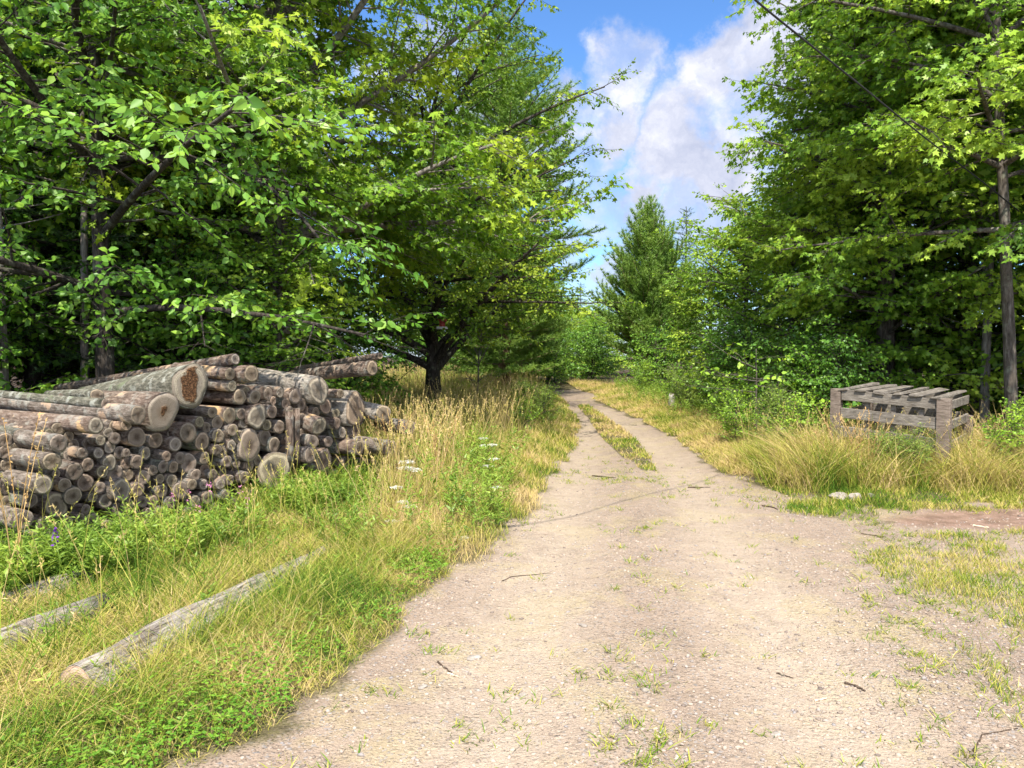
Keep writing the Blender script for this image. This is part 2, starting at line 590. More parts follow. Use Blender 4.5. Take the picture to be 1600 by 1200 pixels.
# ------------------------------------------------------------------ ground and road sheets (one sheet, cut along the road's edge)
nx, ny = 380, 430
ux = np.linspace(-4.05, 4.05, nx)
X1 = 3.0 * np.sinh(ux)
uy = np.linspace(-1.95, 4.75, ny)
Y1 = 2.4 * np.sinh(uy) + 2.6
GX, GY = np.meshgrid(X1, Y1)
gx, gy = GX.ravel(), GY.ravel()
sdg = gravel_sd(gx, gy)
gzv = gz(gx, gy) + 0.012 * (fnoise(gx * 6, gy * 6, 3) - 0.5) * np.exp(-np.hypot(gx, gy) / 12)
quads = (np.arange(ny - 1)[:, None] * nx + np.arange(nx - 1)[None]).reshape(-1)
Q = np.stack([quads, quads + 1, quads + nx + 1, quads + nx], 1)
isr = sdg[Q].mean(1) > 0
gr_att = np.clip(sdg / 0.24 * 0.5 + 0.5, 0, 1)
gr_att = np.where(in_poly(gx, gy, MEDIAN), 0.35, gr_att)
tn = fnoise(gx * 1.6, gy * 1.6, 21)
gr_att = np.where(wob(gx, gy, LAWN) | wob(gx, gy, LAWN2), np.minimum(gr_att, 0.5), gr_att)
rust = np.clip(poly_dist(gx, gy, RUST) * in_poly(gx, gy, RUST) / 0.25, 0, 1)
woods = np.clip((np.minimum(-gx - 3.0 + (gy - 8) * 0.02, 99)) / 2, 0, 1)
woods = woods * ~((gy > 14.5) & (gx > -6.5) & (gy < 40))
woods = np.maximum(woods, np.clip((gx - 4.6 - np.abs(gy - 14) * 0.0) / 1.5, 0, 1) * (gy > 11))


td = np.minimum(line_d(gx, gy, TRK[0]), line_d(gx, gy, TRK[1]))
track = np.exp(-(td / .42) ** 2)


def sheet(name, sel, label, cat):
    idx = np.unique(Q[sel])
    remap = np.full(len(gx), -1)
    remap[idx] = np.arange(len(idx))
    me = bpy.data.meshes.new(name)
    me.from_pydata(np.stack([gx, gy, gzv], 1)[idx].tolist(), [], remap[Q[sel]].tolist())
    me.polygons.foreach_set('use_smooth', np.ones(len(me.polygons), bool))
    for nm, arr in (('gravel', gr_att), ('rust', rust), ('woods', woods), ('track', track)):
        a = me.attributes.new(nm, 'FLOAT', 'POINT')
        a.data.foreach_set('value', arr[idx].astype(np.float32))
    me.materials.append(M['ground'])
    tag(link(name, me), label, cat, kind='structure')


sheet('ground', ~isr, 'grassy and wooded ground on both sides of the gravel lane', 'ground')
sheet('gravel_road', isr, 'pale gravel lane with two wheel tracks bending away into the woods', 'road')


# ------------------------------------------------------------------ leaves and trees
MAPLE_V = np.array([(0, 0), (.06, .42), (.26, .24), (.60, .52), (.56, .18), (1, 0), (.56, -.18), (.60, -.52), (.26, -.24), (.06, -.42)])
MAPLE_F = [tuple(range(10))]
OVATE_V = np.array([(0, 0), (.28, .30), (.62, .25), (1, 0), (.62, -.25), (.28, -.30)])
OVATE_F = [(0, 1, 2, 3), (0, 3, 4, 5)]
RHOMB_V = np.array([(0, 0), (.45, .36), (1, 0), (.45, -.36)])
RHOMB_F = [(0, 1, 2), (0, 2, 3)]
LANCE_V = np.array([(0, 0), (.4, .14), (1, 0), (.4, -.14)])
TPL = {'maple': (MAPLE_V, MAPLE_F), 'ovate': (OVATE_V, OVATE_F), 'rhomb': (RHOMB_V, RHOMB_F), 'lance': (LANCE_V, RHOMB_F)}


def put_leaves(geo, P, fwd, nrm, size, kind, mat=0, fold=0.22, droop=0.2, rng=rs):
    v, f = TPL[kind]
    fwd = unit(fwd)
    side = unit(np.cross(nrm, fwd))
    n = np.cross(fwd, side)
    fo = fold * rng.uniform(-.3, 2.0, len(P))[:, None]
    dr_ = droop * rng.uniform(-.4, 2.4, len(P))[:, None]
    z = -fo * np.abs(v[None, :, 1]) - dr_ * v[None, :, 0] ** 2
    wd = rng.uniform(0.8, 1.15, len(P))
    V = P[:, None] + size[:, None, None] * (v[None, :, 0:1] * fwd[:, None] + v[None, :, 1:2] * wd[:, None, None] * side[:, None] + z[:, :, None] * n[:, None])
    geo.add(V, f, mat)


def trunk_line(H, wig, rng, lean=(0, 0), k=14):
    s = np.linspace(0, 1, k)
    P = np.stack([lean[0] * s * H + wig * np.cumsum(rng.normal(0, 1, k)) * 0.3 * s, lean[1] * s * H + wig * np.cumsum(rng.normal(0, 1, k)) * 0.3 * s, s * H], 1)
    P[0, :2] = 0
    return P


def interp_line(P, s):
    k = len(P)
    x = np.clip(s, 0, 1) * (k - 1)
    i = np.minimum(x.astype(int), k - 2)
    f = (x - i)[:, None]
    return P[i] * (1 - f) + P[i + 1] * f


def broadleaf(seed, H, r0, base, prof, n_limb, kind, leaf, lmat, bmat, fork=None, sec_gap=0.30, twig_gap=0.12, leaf_gap=0.055, flat=0.75,
              elev=(5, 60), wig=0.12, lean=(0, 0), amod=None, droop=-0.12, top_r=0.02, twig_len=(0.16, 0.42), min_z=None, fork_r=None, tpow=.9):
    """returns (trunk mesh, crown mesh).  prof(s) = crown radius at relative height s (0 = base of crown, 1 = top)"""
    rng = np.random.RandomState(seed)
    tg, cg = Geo(), Geo()
    T = trunk_line(H, wig, rng, lean)
    s = np.linspace(0, 1, len(T))
    rad = r0 * (1 - s) ** tpow + top_r + r0 * 0.55 * np.exp(-s * H / 0.22)
    tubes(tg, T, rad[None], 10)
    n = n_limb
    # limbs
    st = np.sort(rng.uniform(0, 1, n)) ** 1.05
    z0 = base + st * (H * 0.93 - base)
    if fork is not None:
        z0[: fork[0]] = np.linspace(fork[1], fork[2], fork[0])
    p0 = interp_line(T, z0 / H)
    azm = np.arange(n) * 2.39996 + rng.normal(0, 0.35, n)
    ev = np.radians(elev[0] + (elev[1] - elev[0]) * st + rng.normal(0, 7, n))
    if fork is not None:
        ev[: fork[0]] = np.radians(rng.uniform(28, 50, fork[0]))
    hd = np.stack([np.cos(azm), np.sin(azm), 0 * azm], 1)
    d = hd * np.cos(ev)[:, None] + np.array([0, 0, 1.0]) * np.sin(ev)[:, None]
    Rr = prof(np.clip(st + 0.12, 0, 1)) * rng.uniform(0.72, 1.12, n)
    if amod is not None:
        Rr = Rr * amod(azm, st)
    L = np.clip(Rr / np.maximum(np.cos(ev), 0.35), 0.4, None)
    bend = np.stack([rng.normal(0, .17, n), rng.normal(0, .17, n), rng.normal(0.0, .12, n) + droop], 1)
    lr = np.clip(0.0145 * L + 0.005, 0.01, r0 * 0.6)
    if fork_r:
        lr[: fork[0]] = fork_r
    tubes(tg, curves(p0, d, L, bend, 8), lr[:, None] * np.linspace(1, 0.22, 8)[None] ** 0.9, 6)
    # secondaries
    cnt = np.maximum((L / sec_gap).astype(int), 3)
    li = np.repeat(np.arange(n), cnt)
    ss = np.concatenate([np.linspace(0.16, 1.0, c) for c in cnt]) + rng.normal(0, 0.02, len(li))
    ss = np.clip(ss, 0.1, 1)
    q0, tan = curve_at(p0[li], d[li], L[li], bend[li], ss)
    sgn = np.where(np.arange(len(li)) % 2 == 0, 1, -1)
    ang = np.radians(rng.uniform(35, 75, len(li))) * sgn * np.where(ss > 0.97, 0.2, 1)
    ca, sa = np.cos(ang), np.sin(ang)
    d2 = np.stack([tan[:, 0] * ca - tan[:, 1] * sa, tan[:, 0] * sa + tan[:, 1] * ca, tan[:, 2] * 0.5 + rng.normal(0.08, 0.34, len(li))], 1)
    d2 = unit(d2)
    L2 = np.clip((0.22 + 0.30 * (1 - ss)) * L[li] * rng.uniform(0.6, 1.15, len(li)), 0.3, 2.2)
    b2 = np.stack([rng.normal(0, .1, len(li)), rng.normal(0, .1, len(li)), rng.normal(-0.05, .1, len(li)) + droop * 0.5], 1)
    r2 = np.clip(0.012 * L2, 0.004, 0.02)
    tubes(cg, curves(q0, d2, L2, b2, 5), r2[:, None] * np.linspace(1, 0.35, 5)[None], 4, 1)
    # twigs
    cnt2 = np.maximum((L2 / twig_gap).astype(int), 3)
    ti = np.repeat(np.arange(len(li)), cnt2)
    s3 = np.clip(np.concatenate([np.linspace(0.18, 1.0, c) for c in cnt2]) + rng.normal(0, 0.02, len(ti)), 0.1, 1)
    w0, tan2 = curve_at(q0[ti], d2[ti], L2[ti], b2[ti], s3)
    sgn = np.where(np.arange(len(ti)) % 2 == 0, 1, -1)
    ang = np.radians(rng.uniform(30, 70, len(ti))) * sgn * np.where(s3 > 0.97, 0.2, 1)
    ca, sa = np.cos(ang), np.sin(ang)
    d3 = unit(np.stack([tan2[:, 0] * ca - tan2[:, 1] * sa, tan2[:, 0] * sa + tan2[:, 1] * ca, tan2[:, 2] * 0.6 + rng.normal(0.02, 0.25, len(ti))], 1))
    L3 = rng.uniform(*twig_len, len(ti))
    b3 = np.stack([rng.normal(0, .1, len(ti)), rng.normal(0, .1, len(ti)), rng.normal(-0.12, .12, len(ti))], 1)
    tubes(cg, curves(w0, d3, L3, b3, 3), np.array([[0.0035, 0.0028, 0.0016]]), 3, 1)
    # leaves
    cnt3 = np.maximum((L3 / leaf_gap).astype(int), 2)
    fi = np.repeat(np.arange(len(ti)), cnt3)
    s4 = np.concatenate([np.linspace(0.2, 1.0, c) for c in cnt3])
    P, tan3 = curve_at(w0[fi], d3[fi], L3[fi], b3[fi], s4)
    m = len(fi)
    up = np.array([0, 0, 1.0])
    lat = unit(np.cross(tan3, up)) * np.where(np.arange(m) % 2 == 0, 1, -1)[:, None]
    fw = tan3 * 0.55 + lat * rng.uniform(0.3, 1.0, m)[:, None] + rng.normal(0, 0.25, (m, 3)) - up * rng.uniform(0.0, 0.5, m)[:, None]
    ax = interp_line(T, np.clip(P[:, 2] / H, 0, 1))
    rad_v = unit((P - ax) * np.array([1, 1, 0.0]))
    nr = up * flat * .75 + rad_v * .55 + rng.normal(0, 0.48, (m, 3))
    P = P + unit(fw) * 0.012 + rng.normal(0, 0.012, (m, 3))
    size = leaf * rng.uniform(0.5, 1.2, m)
    if min_z is not None:
        keep = P[:, 2] > min_z + rng.uniform(-0.15, 0.15, m)
        P, fw, nr, size = P[keep], fw[keep], nr[keep], size[keep]
    put_leaves(cg, P, fw, nr, size, kind, 0, rng=rng)
    return tg.mesh('trunk', [bmat], True), cg.mesh('crown', [lmat, bmat]), len(P)


def conifer(seed, H, r0, base, prof, gap, per, needle, nn, nmat, bmat, upc=0.25, elev=(0, 30), sec_gap=0.16, tuft_gap=0.09, wid=0.006, dead=0, spread=0.8, lean=(0, 0), nbias=0.0, ragged=0.25):
    rng = np.random.RandomState(seed)
    tg, cg = Geo(), Geo()
    T = trunk_line(H, 0.05, rng, lean)
    s = np.linspace(0, 1, len(T))
    tubes(tg, T, (r0 * (1 - s) ** 0.85 + 0.012 + r0 * 0.3 * np.exp(-s * H / 0.25))[None], 10)
    zw = np.arange(base, H - 0.15, gap)
    z0 = np.repeat(zw, per) + rng.normal(0, gap * 0.16, len(zw) * per)
    n = len(z0)
    st = np.clip((z0 - base) / (H - base), 0, 1)
    p0 = interp_line(T, z0 / H)
    az_ = np.tile(np.arange(per) * 2 * np.pi / per, len(zw)) + np.repeat(rng.uniform(0, 6.28, len(zw)), per) + rng.normal(0, 0.25, n)
    ev = np.radians(elev[0] + (elev[1] - elev[0]) * st + rng.normal(0, 6, n))
    L = prof(st) * rng.uniform(1 - ragged, 1 + ragged * 0.6, n) + 0.12
    d = np.stack([np.cos(az_) * np.cos(ev), np.sin(az_) * np.cos(ev), np.sin(ev)], 1)
    bend = np.stack([rng.normal(0, .05, n), rng.normal(0, .05, n), upc + rng.normal(0, .07, n)], 1)
    tubes(tg, curves(p0, d, L, bend, 5), np.clip(0.014 * L, 0.006, 0.035)[:, None] * np.linspace(1, 0.3, 5)[None], 5)
    cnt = np.maximum((L / sec_gap).astype(int), 2)
    li = np.repeat(np.arange(n), cnt)
    ss = np.concatenate([np.linspace(0.22, 1, c) for c in cnt])
    q0, tan = curve_at(p0[li], d[li], L[li], bend[li], ss)
    sgn = np.where(np.arange(len(li)) % 2 == 0, 1, -1) * np.where(ss > 0.97, 0.1, 1)
    ang = np.radians(rng.uniform(40, 65, len(li))) * sgn
    ca, sa = np.cos(ang), np.sin(ang)
    d2 = unit(np.stack([tan[:, 0] * ca - tan[:, 1] * sa, tan[:, 0] * sa + tan[:, 1] * ca, tan[:, 2] * .8 + rng.normal(0.05, .15, len(li)) + upc * 0.4], 1))
    L2 = np.clip((0.14 + 0.36 * (1 - ss)) * L[li], 0.12, 1.1) * rng.uniform(.7, 1.2, len(li))
    b2 = np.stack([0 * L2, 0 * L2, 0 * L2 + upc * 0.5], 1)
    tubes(cg, curves(q0, d2, L2, b2, 3), np.array([[0.006, 0.005, 0.003]]), 3, 1)
    cnt2 = np.maximum((L2 / tuft_gap).astype(int), 2)
    ti = np.repeat(np.arange(len(li)), cnt2)
    s3 = np.concatenate([np.linspace(0.15, 1, c) for c in cnt2])
    w0, tan2 = curve_at(q0[ti], d2[ti], L2[ti], b2[ti], s3)
    # leader and top shoots
    zt = np.linspace(max(base, H * 0.86), H, 16)
    w0 = np.concatenate([w0, interp_line(T, zt / H)])
    tan2 = np.concatenate([tan2, np.tile([[0, 0, 1.0]], (16, 1))])
    m = len(w0)
    dr = unit(tan2[:, None] * 0.75 + rng.normal(0, spread, (m, nn, 3)) * np.array([1, 1, 0.8]) + np.array([0, 0, nbias]))
    ln = needle * rng.uniform(0.7, 1.2, (m, nn))
    sd_ = unit(np.cross(dr, rng.normal(0, 1, (m, nn, 3))))
    b = w0[:, None] + tan2[:, None] * rng.uniform(-0.5, 0.5, (m, nn, 1)) * tuft_gap
    V = np.stack([b + sd_ * wid * .5, b + dr * ln[..., None] * .6 + sd_ * wid * .5, b + dr * ln[..., None], b + dr * ln[..., None] * .6 - sd_ * wid * .5, b - sd_ * wid * .5], 2)
    V = V[:, :, [0, 2, 4]]
    cg.add(V.reshape(-1, 3, 3), [(0, 1, 2)], 0)
    if dead:
        zd = rng.uniform(0.3, base + 0.6, dead)
        a = rng.uniform(0, 6.28, dead)
        e = rng.uniform(-.25, .2, dead)
        dd_ = np.stack([np.cos(a), np.sin(a), e], 1)
        Ld = rng.uniform(.5, 1.9, dead)
        bd = np.stack([rng.normal(0, .15, dead), rng.normal(0, .15, dead), rng.normal(-.1, .12, dead)], 1)
        pd = interp_line(T, zd / H)
        tubes(tg, curves(pd, dd_, Ld, bd, 5), np.clip(.008 * Ld, .004, .012)[:, None] * np.linspace(1, .3, 5)[None], 4)
        di = np.repeat(np.arange(dead), 7)
        sv = rng.uniform(.25, 1, len(di))
        pp, tt = curve_at(pd[di], dd_[di], Ld[di], bd[di], sv)
        tubes(tg, curves(pp, unit(tt + rng.normal(0, .7, tt.shape)), rng.uniform(.12, .5, len(di)), rng.normal(0, .15, tt.shape), 3), np.array([[.003, .0025, .0015]]), 3)
    return tg.mesh('trunk', [bmat], True), cg.mesh('crown', [nmat, bmat]), m


def tree(name, meshes, label, cat, x, y, rz=0.0, scale=1.0, group=None):
    root = thing(name, label, cat, (x, y, float(gz(x, y)) - 0.03), rz, group, scale)
    link('trunk', meshes[0], root)
    link('crown', meshes[1], root)
    return root

# ------------------------------------------------------------------ the trees that stand out
def P_(*pts):
    xs, ys = zip(*pts)
    return lambda s: np.interp(s, xs, ys)


def toward(a0, amt, wdt=1.0):
    return lambda a, st: 1 + amt * np.cos(a - a0) * wdt


counts = {}
m1 = broadleaf(11, 9.5, 0.11, 1.9, P_((0, 3.4), (.35, 3.3), (.7, 2.4), (1, .8)), 34, 'ovate', 0.100, M['broad'], M['bark_dark'], elev=(4, 55), sec_gap=0.25, twig_gap=0.1, leaf_gap=0.042, flat=.6, amod=toward(-0.6, .18), droop=-.16, twig_len=(.2, .5), min_z=1.75)
tree('broadleaf_tree', m1, 'tree with large drooping oval leaves hanging right over the log pile', 'tree', -5.3, 10.0, 0.0)
m2 = broadleaf(23, 13, 0.17, 2.7, P_((0, 3.2), (.2, 4.1), (.45, 3.6), (.7, 3.1), (1, 1.2)), 80, 'maple', 0.106, M['maple'], M['bark_grey'], fork=(5, 2.6, 4.2), elev=(2, 60), sec_gap=0.25, twig_gap=0.09, leaf_gap=0.04, flat=.85, amod=lambda a, st: 1 + .04 * np.cos(a), droop=-.05, twig_len=(.2, .5), min_z=2.1)
tree('maple_tree', m2, 'big yellow-green maple with pale bare limbs spreading towards the lane behind the log pile', 'tree', -3.75, 12.4, 0.0)
m3 = broadleaf(31, 9.2, 0.21, 1.6, P_((0, 3.2), (.3, 3.6), (.65, 3.0), (1, .8)), 60, 'ovate', 0.092, M['apple'], M['bark_dark'], fork=(8, 1.0, 1.7), fork_r=.10, tpow=3.0, elev=(0, 58), sec_gap=0.26, twig_gap=0.1, leaf_gap=0.038, flat=.8, droop=-.12, twig_len=(.2, .5), min_z=1.5)
tree('spreading_tree', m3, 'low forking dark-trunked tree standing in the meadow beside the lane', 'tree', -1.85, 18.0, 0.6)
m4 = conifer(41, 15.5, 0.2, 1.0, P_((0, 1.7), (.25, 2.4), (.6, 2.4), (.85, 1.2), (1, .2)), 0.50, 6, 0.17, 22, M['pine'], M['bark_pine'], upc=.22, elev=(-4, 35), sec_gap=0.15, tuft_gap=0.09, wid=.020, spread=.75)
tree('white_pine', m4, 'tall feathery white pine rising behind the maple against the sky', 'tree', -0.25, 25.0, 0.3, (1.0, 1.0, .80))
m5 = conifer(43, 7.3, 0.12, 1.4, P_((0, 1.7), (.25, 1.8), (.6, 1.15), (.85, .5), (1, .1)), 0.30, 7, 0.16, 26, M['pine'], M['bark_pine'], upc=.42, elev=(2, 50), sec_gap=.13, tuft_gap=.075, wid=.018, ragged=.16, spread=.7, dead=14, nbias=.25)
pineA = tree('red_pine', m5, 'bushy red pine with a pointed top at the bend of the lane', 'tree', 5.25, 30.0, 0.0, (1.02, 1.02, .97))
dup(pineA, (6.1, 30.8, 0), 2.1, .80, 'shorter red pine crowding the pointed pine at the bend')
m6 = broadleaf(53, 12.5, 0.16, 0.55, P_((0, 2.3), (.2, 2.7), (.5, 2.6), (.8, 2.0), (1, .7)), 130, 'maple', 0.092, M['maple_right'], M['bark'], elev=(2, 58), sec_gap=0.22, twig_gap=0.072, leaf_gap=0.035, flat=.8, droop=-.1, twig_len=(.18, .45), min_z=.45)
tree('maple_tree', m6, 'large dense maple, leafy to the ground, behind the wooden pallet crate', 'tree', 6.95, 14.3, 0.0)
m7 = broadleaf(59, 11.5, 0.07, 3.0, P_((0, 1.9), (.3, 2.6), (.7, 2.1), (1, .7)), 64, 'maple', 0.092, M['maple_right'], M['bark'], elev=(8, 58), sec_gap=0.2, twig_gap=0.075, leaf_gap=0.036, flat=.75, lean=(-.055, .01), wig=.10, droop=-.08, min_z=2.0)
tree('maple_tree', m7, 'slender leaning maple with a bare pale trunk at the photo\'s right edge', 'tree', 7.15, 10.9, 0.0)

# variants that are repeated further back
mv1 = broadleaf(71, 7.0, 0.09, 0.5, P_((0, 1.7), (.3, 2.1), (.7, 1.6), (1, .5)), 70, 'rhomb', 0.115, M['maple_right'], M['bark'], elev=(4, 58), sec_gap=0.22, twig_gap=0.095, leaf_gap=0.042, flat=.75, min_z=.4)
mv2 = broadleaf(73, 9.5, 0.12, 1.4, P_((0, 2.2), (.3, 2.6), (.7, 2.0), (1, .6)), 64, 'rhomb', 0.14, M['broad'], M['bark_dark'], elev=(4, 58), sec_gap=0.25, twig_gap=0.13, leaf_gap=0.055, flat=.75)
mv3 = conifer(77, 10, 0.12, 1.6, P_((0, 1.9), (.4, 1.5), (.8, .65), (1, .1)), 0.34, 6, 0.09, 13, M['spruce'], M['bark_dark'], upc=-.03, elev=(-14, 30), sec_gap=0.12, tuft_gap=0.07, wid=.012, spread=.5, dead=60)

rep = {}
def rep_tree(key, meshes, name, label, x, y, rz, s, group=None):
    z = float(gz(x, y)) - 0.03
    if key not in rep:
        rep[key] = tree(name, meshes, label, 'tree', x, y, rz, s, group)
    else:
        dup(rep[key], (x, y, z), rz, s, label, group)


rep_tree('a', mv1, 'leafy_tree', 'small bright leafy tree beside the red pines at the bend', 6.05, 23.5, 0.4, (.8, .8, .66))
rep_tree('a', mv1, 'leafy_tree', 'bright leafy tree in front of the dark spruce tip, between pines and large maple', 6.5, 21.5, 2.0, (.9, .9, .80))
rep_tree('a', mv1, 'leafy_tree', 'tallest bright leafy tree touching the large maple on the lane side', 6.6, 18.2, 4.0, (.9, .9, .86))
rep_tree('a', mv1, 'leafy_tree', 'pale green leafy tree rising behind the bright roadside trees', 8.4, 25.0, 1.2, 1.0)
rep_tree('a', mv1, 'leafy_tree', 'young leafy tree right behind the log pile, hiding the big maple\'s trunk', -3.35, 11.0, 2.7, (.62, .62, .5))
for i, (x, y, rz, s) in enumerate([(8.6, 14.5, .5, 1.45), (10.2, 12.2, 1.5, 1.5), (9.6, 17.5, 2.5, 1.6), (12.5, 15.5, .9, 1.7), (12.0, 20.5, 3.9, 1.6), (15.5, 18, 5.0, 1.8), (10.8, 24, 4.4, 1.5)]):
    rep_tree('a', mv1, 'leafy_tree', 'shaded leafy tree deep behind the large right-hand maple', x, y, rz, s, 'leafy trees filling the woods behind the pallet crate')
rep_tree('s', mv3, 'spruce_tree', 'dark spruce whose tip rises behind the red pines', 8.2, 36.5, 0.3, (.85, .85, .82))
rep_tree('s', mv3, 'spruce_tree', 'slim far spruce tip standing in the gap over the lane', 4.6, 52.0, 1.3, (.6, .6, .60))
rep_tree('s', mv3, 'spruce_tree', 'far spruce at the edge of the white pine, over the lane', 2.6, 46.0, 2.3, (.6, .6, .52))
for i, (x, y, rz, s) in enumerate([(1.8, 37, 0, (.9, .9, .62)), (3.2, 44, 1, (1, 1, .62)), (5.2, 47, 2, (1, 1, .62)), (4.2, 39.5, 3, (.8, .8, .5)), (0.9, 36.0, 4, (.9, .9, .7)), (7.2, 44, 5, (1, 1, .75)), (-.6, 40, 1.7, (1.1, 1.1, .8))]):
    rep_tree('a', mv1, 'leafy_tree', 'small far leafy tree closing the view where the lane bends away', x, y, rz, s, 'far leafy trees at the end of the lane')
for i, (x, y, rz, s) in enumerate([(-7.6, 12.6, 0, 1.05), (-9.6, 10.8, 1, 1.1), (-8.0, 17.5, 2, 1.2), (-9.0, 16.0, 3, 1.25), (-12, 13.5, 4, 1.2), (-6.0, 42, 5, 1.4), (-9.5, 22, .5, 1.35), (-11.5, 20, 1.5, 1.4), (-15, 18, 2.5, 1.4), (-3.0, 44, 2.6, 1.3)]):
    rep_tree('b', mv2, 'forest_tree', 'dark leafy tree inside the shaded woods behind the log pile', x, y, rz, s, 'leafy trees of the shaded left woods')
for i, (x, y, rz, s) in enumerate([(-7.0, 11.2, 0, .95), (-4.9, 14.0, 1, 1.0), (-8.4, 14.2, 2, 1.1), (-10.8, 12.3, 3, 1.1), (-8.6, 19.2, 4, 1.15), (-1.5, 43, 5, 1.2), (-8.4, 29, .7, 1.2), (-10.0, 18.2, 1.7, 1.2), (-4.4, 43, 2.7, 1.3), (-13.5, 16.5, 3.3, 1.2), (-8.2, 25, 4.1, 1.3)]):
    rep_tree('s', mv3, 'spruce_tree', 'dark spruce with dead lower twigs inside the shaded left woods', x, y, rz, s, 'spruces of the shaded left woods')
rep_tree('p', m5, 'young_pine', 'soft low pine between the spreading tree and the lane', -0.9, 29.0, 1.0, (.9, .9, .62))
rep_tree('p', m5, 'young_pine', 'young pine at the foot of the tall white pine', 0.3, 31.0, 2.4, (1.0, 1.0, .85))
for i, (x, y, rz, s) in enumerate([(9.2, 10.9, 0.5, .9), (11.2, 14.0, 1.4, 1.1), (8.0, 17.2, 2.4, 1.1), (13.8, 13.2, 4, 1.2)]):
    rep_tree('s', mv3, 'spruce_tree', 'dark spruce in the shade behind the pallet crate', x, y, rz, s, 'spruces of the right woods')

# pale bare trunks that show low in the shade
for (x, y, h, r0, lab) in [(-6.35, 9.6, 6.5, .055, 'thin grey trunk by the photo\'s left edge behind the log pile'), (-5.9, 10.6, 7, .07, 'second grey trunk from the left edge behind the log pile'),
                           (7.95, 12.9, 8, .085, 'upright reddish trunk just left of the leaning pale trunk behind the crate')]:
    g_ = Geo()
    T = trunk_line(h, .05, rs)
    tubes(g_, T, (r0 * (1 - np.linspace(0, .75, len(T))))[None], 10)
    nb = 16
    zz = rs.uniform(1, h * .95, nb)
    a_ = rs.uniform(0, 6.28, nb)
    tubes(g_, curves(interp_line(T, zz / h), np.stack([np.cos(a_), np.sin(a_), 0 * a_ + .2], 1), rs.uniform(.4, 1.3, nb), np.tile([[0, 0, .1]], (nb, 1)), 4), np.array([[.01, .008, .006, .003]]), 4)
    tag(link('bare_tree', g_.mesh('bare_tree', [M['bark_grey']], True), None, (x, y, -.03)), lab, 'tree')

# ------------------------------------------------------------------ shrubs
ms1 = broadleaf(81, 1.15, 0.012, 0.06, P_((0, .35), (.4, .6), (1, .2)), 20, 'rhomb', 0.06, M['shrub'], M['bark'], elev=(35, 70), sec_gap=0.09, twig_gap=0.06, leaf_gap=0.028, flat=.7, top_r=.004, twig_len=(.08, .2), wig=.02, droop=0.0)
ms2 = broadleaf(83, 0.95, 0.012, 0.05, P_((0, .45), (.4, .65), (1, .25)), 22, 'lance', 0.085, M['weed'], M['bark'], elev=(45, 75), sec_gap=0.09, twig_gap=0.06, leaf_gap=0.028, flat=.7, top_r=.004, twig_len=(.08, .2), wig=.02, droop=0.0)
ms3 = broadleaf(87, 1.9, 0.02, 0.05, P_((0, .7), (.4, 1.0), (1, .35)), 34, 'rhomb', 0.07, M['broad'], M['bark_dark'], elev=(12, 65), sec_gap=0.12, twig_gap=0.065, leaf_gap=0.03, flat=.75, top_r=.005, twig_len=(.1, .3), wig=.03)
SH = [
    (ms1, 'x', 'leafy shrub pressing against the left post of the pallet crate', 3.9, 10.3, 0, 0.56),
    (ms1, 'x', 'bright leafy shrub growing at the right post of the pallet crate', 5.95, 9.1, 1, .55),
    (ms1, 'x', 'leafy shrub behind the crate\'s near end, below the leaning trunk', 6.8, 9.7, 2, .7),
    (ms2, 'y', 'light green weed clump in front of the crate\'s slatted front', 4.42, 8.95, 2.2, .36),
    (ms2, 'y', 'second weed clump in front of the crate, nearest its right post', 4.66, 8.8, 3.2, .32),
    (ms1, 'x', 'round pale green bush in the tall grass below the lit sapling', 3.5, 12.0, 3, 0.53),
    (ms2, 'y', 'bushy weed at the edge of the dark undergrowth left of the crate', 3.95, 11.4, 4, 0.56),
    (ms1, 'x', 'green bush on the verge under the bright roadside trees', 4.2, 15.0, 4, 0.59),
    (ms2, 'y', 'tall weed clump beside the grey stump post', 4.0, 17.5, 5, 0.62),
    (ms1, 'x', 'bush on the verge just past the grey stump post', 4.3, 20.0, 5.5, 0.62),
    (ms1, 'x', 'bush at the foot of the red pines', 4.3, 25.0, 1.5, 0.68),
    (ms2, 'y', 'rounded weed clump at the lane\'s edge in the left meadow', 0.62, 15.0, 0, 0.50),
    (ms2, 'y', 'weed clump behind the rounded one on the left meadow\'s edge', 0.25, 16.6, 1, 0.50),
    (ms1, 'x', 'low green bush in the left meadow, nearest the camera', 0.15, 13.6, 3, 0.40),
]
for (mm, key, lab, x, y, rz, s) in SH:
    z = float(gz(x, y)) - .02
    if key not in rep:
        r_ = rep[key] = thing('shrub', lab, 'shrub', (x, y, z), rz, None, s)
        link('stem', mm[0], r_)
        link('foliage', mm[1], r_)
    else:
        dup(rep[key], (x, y, z), rz, s, lab)
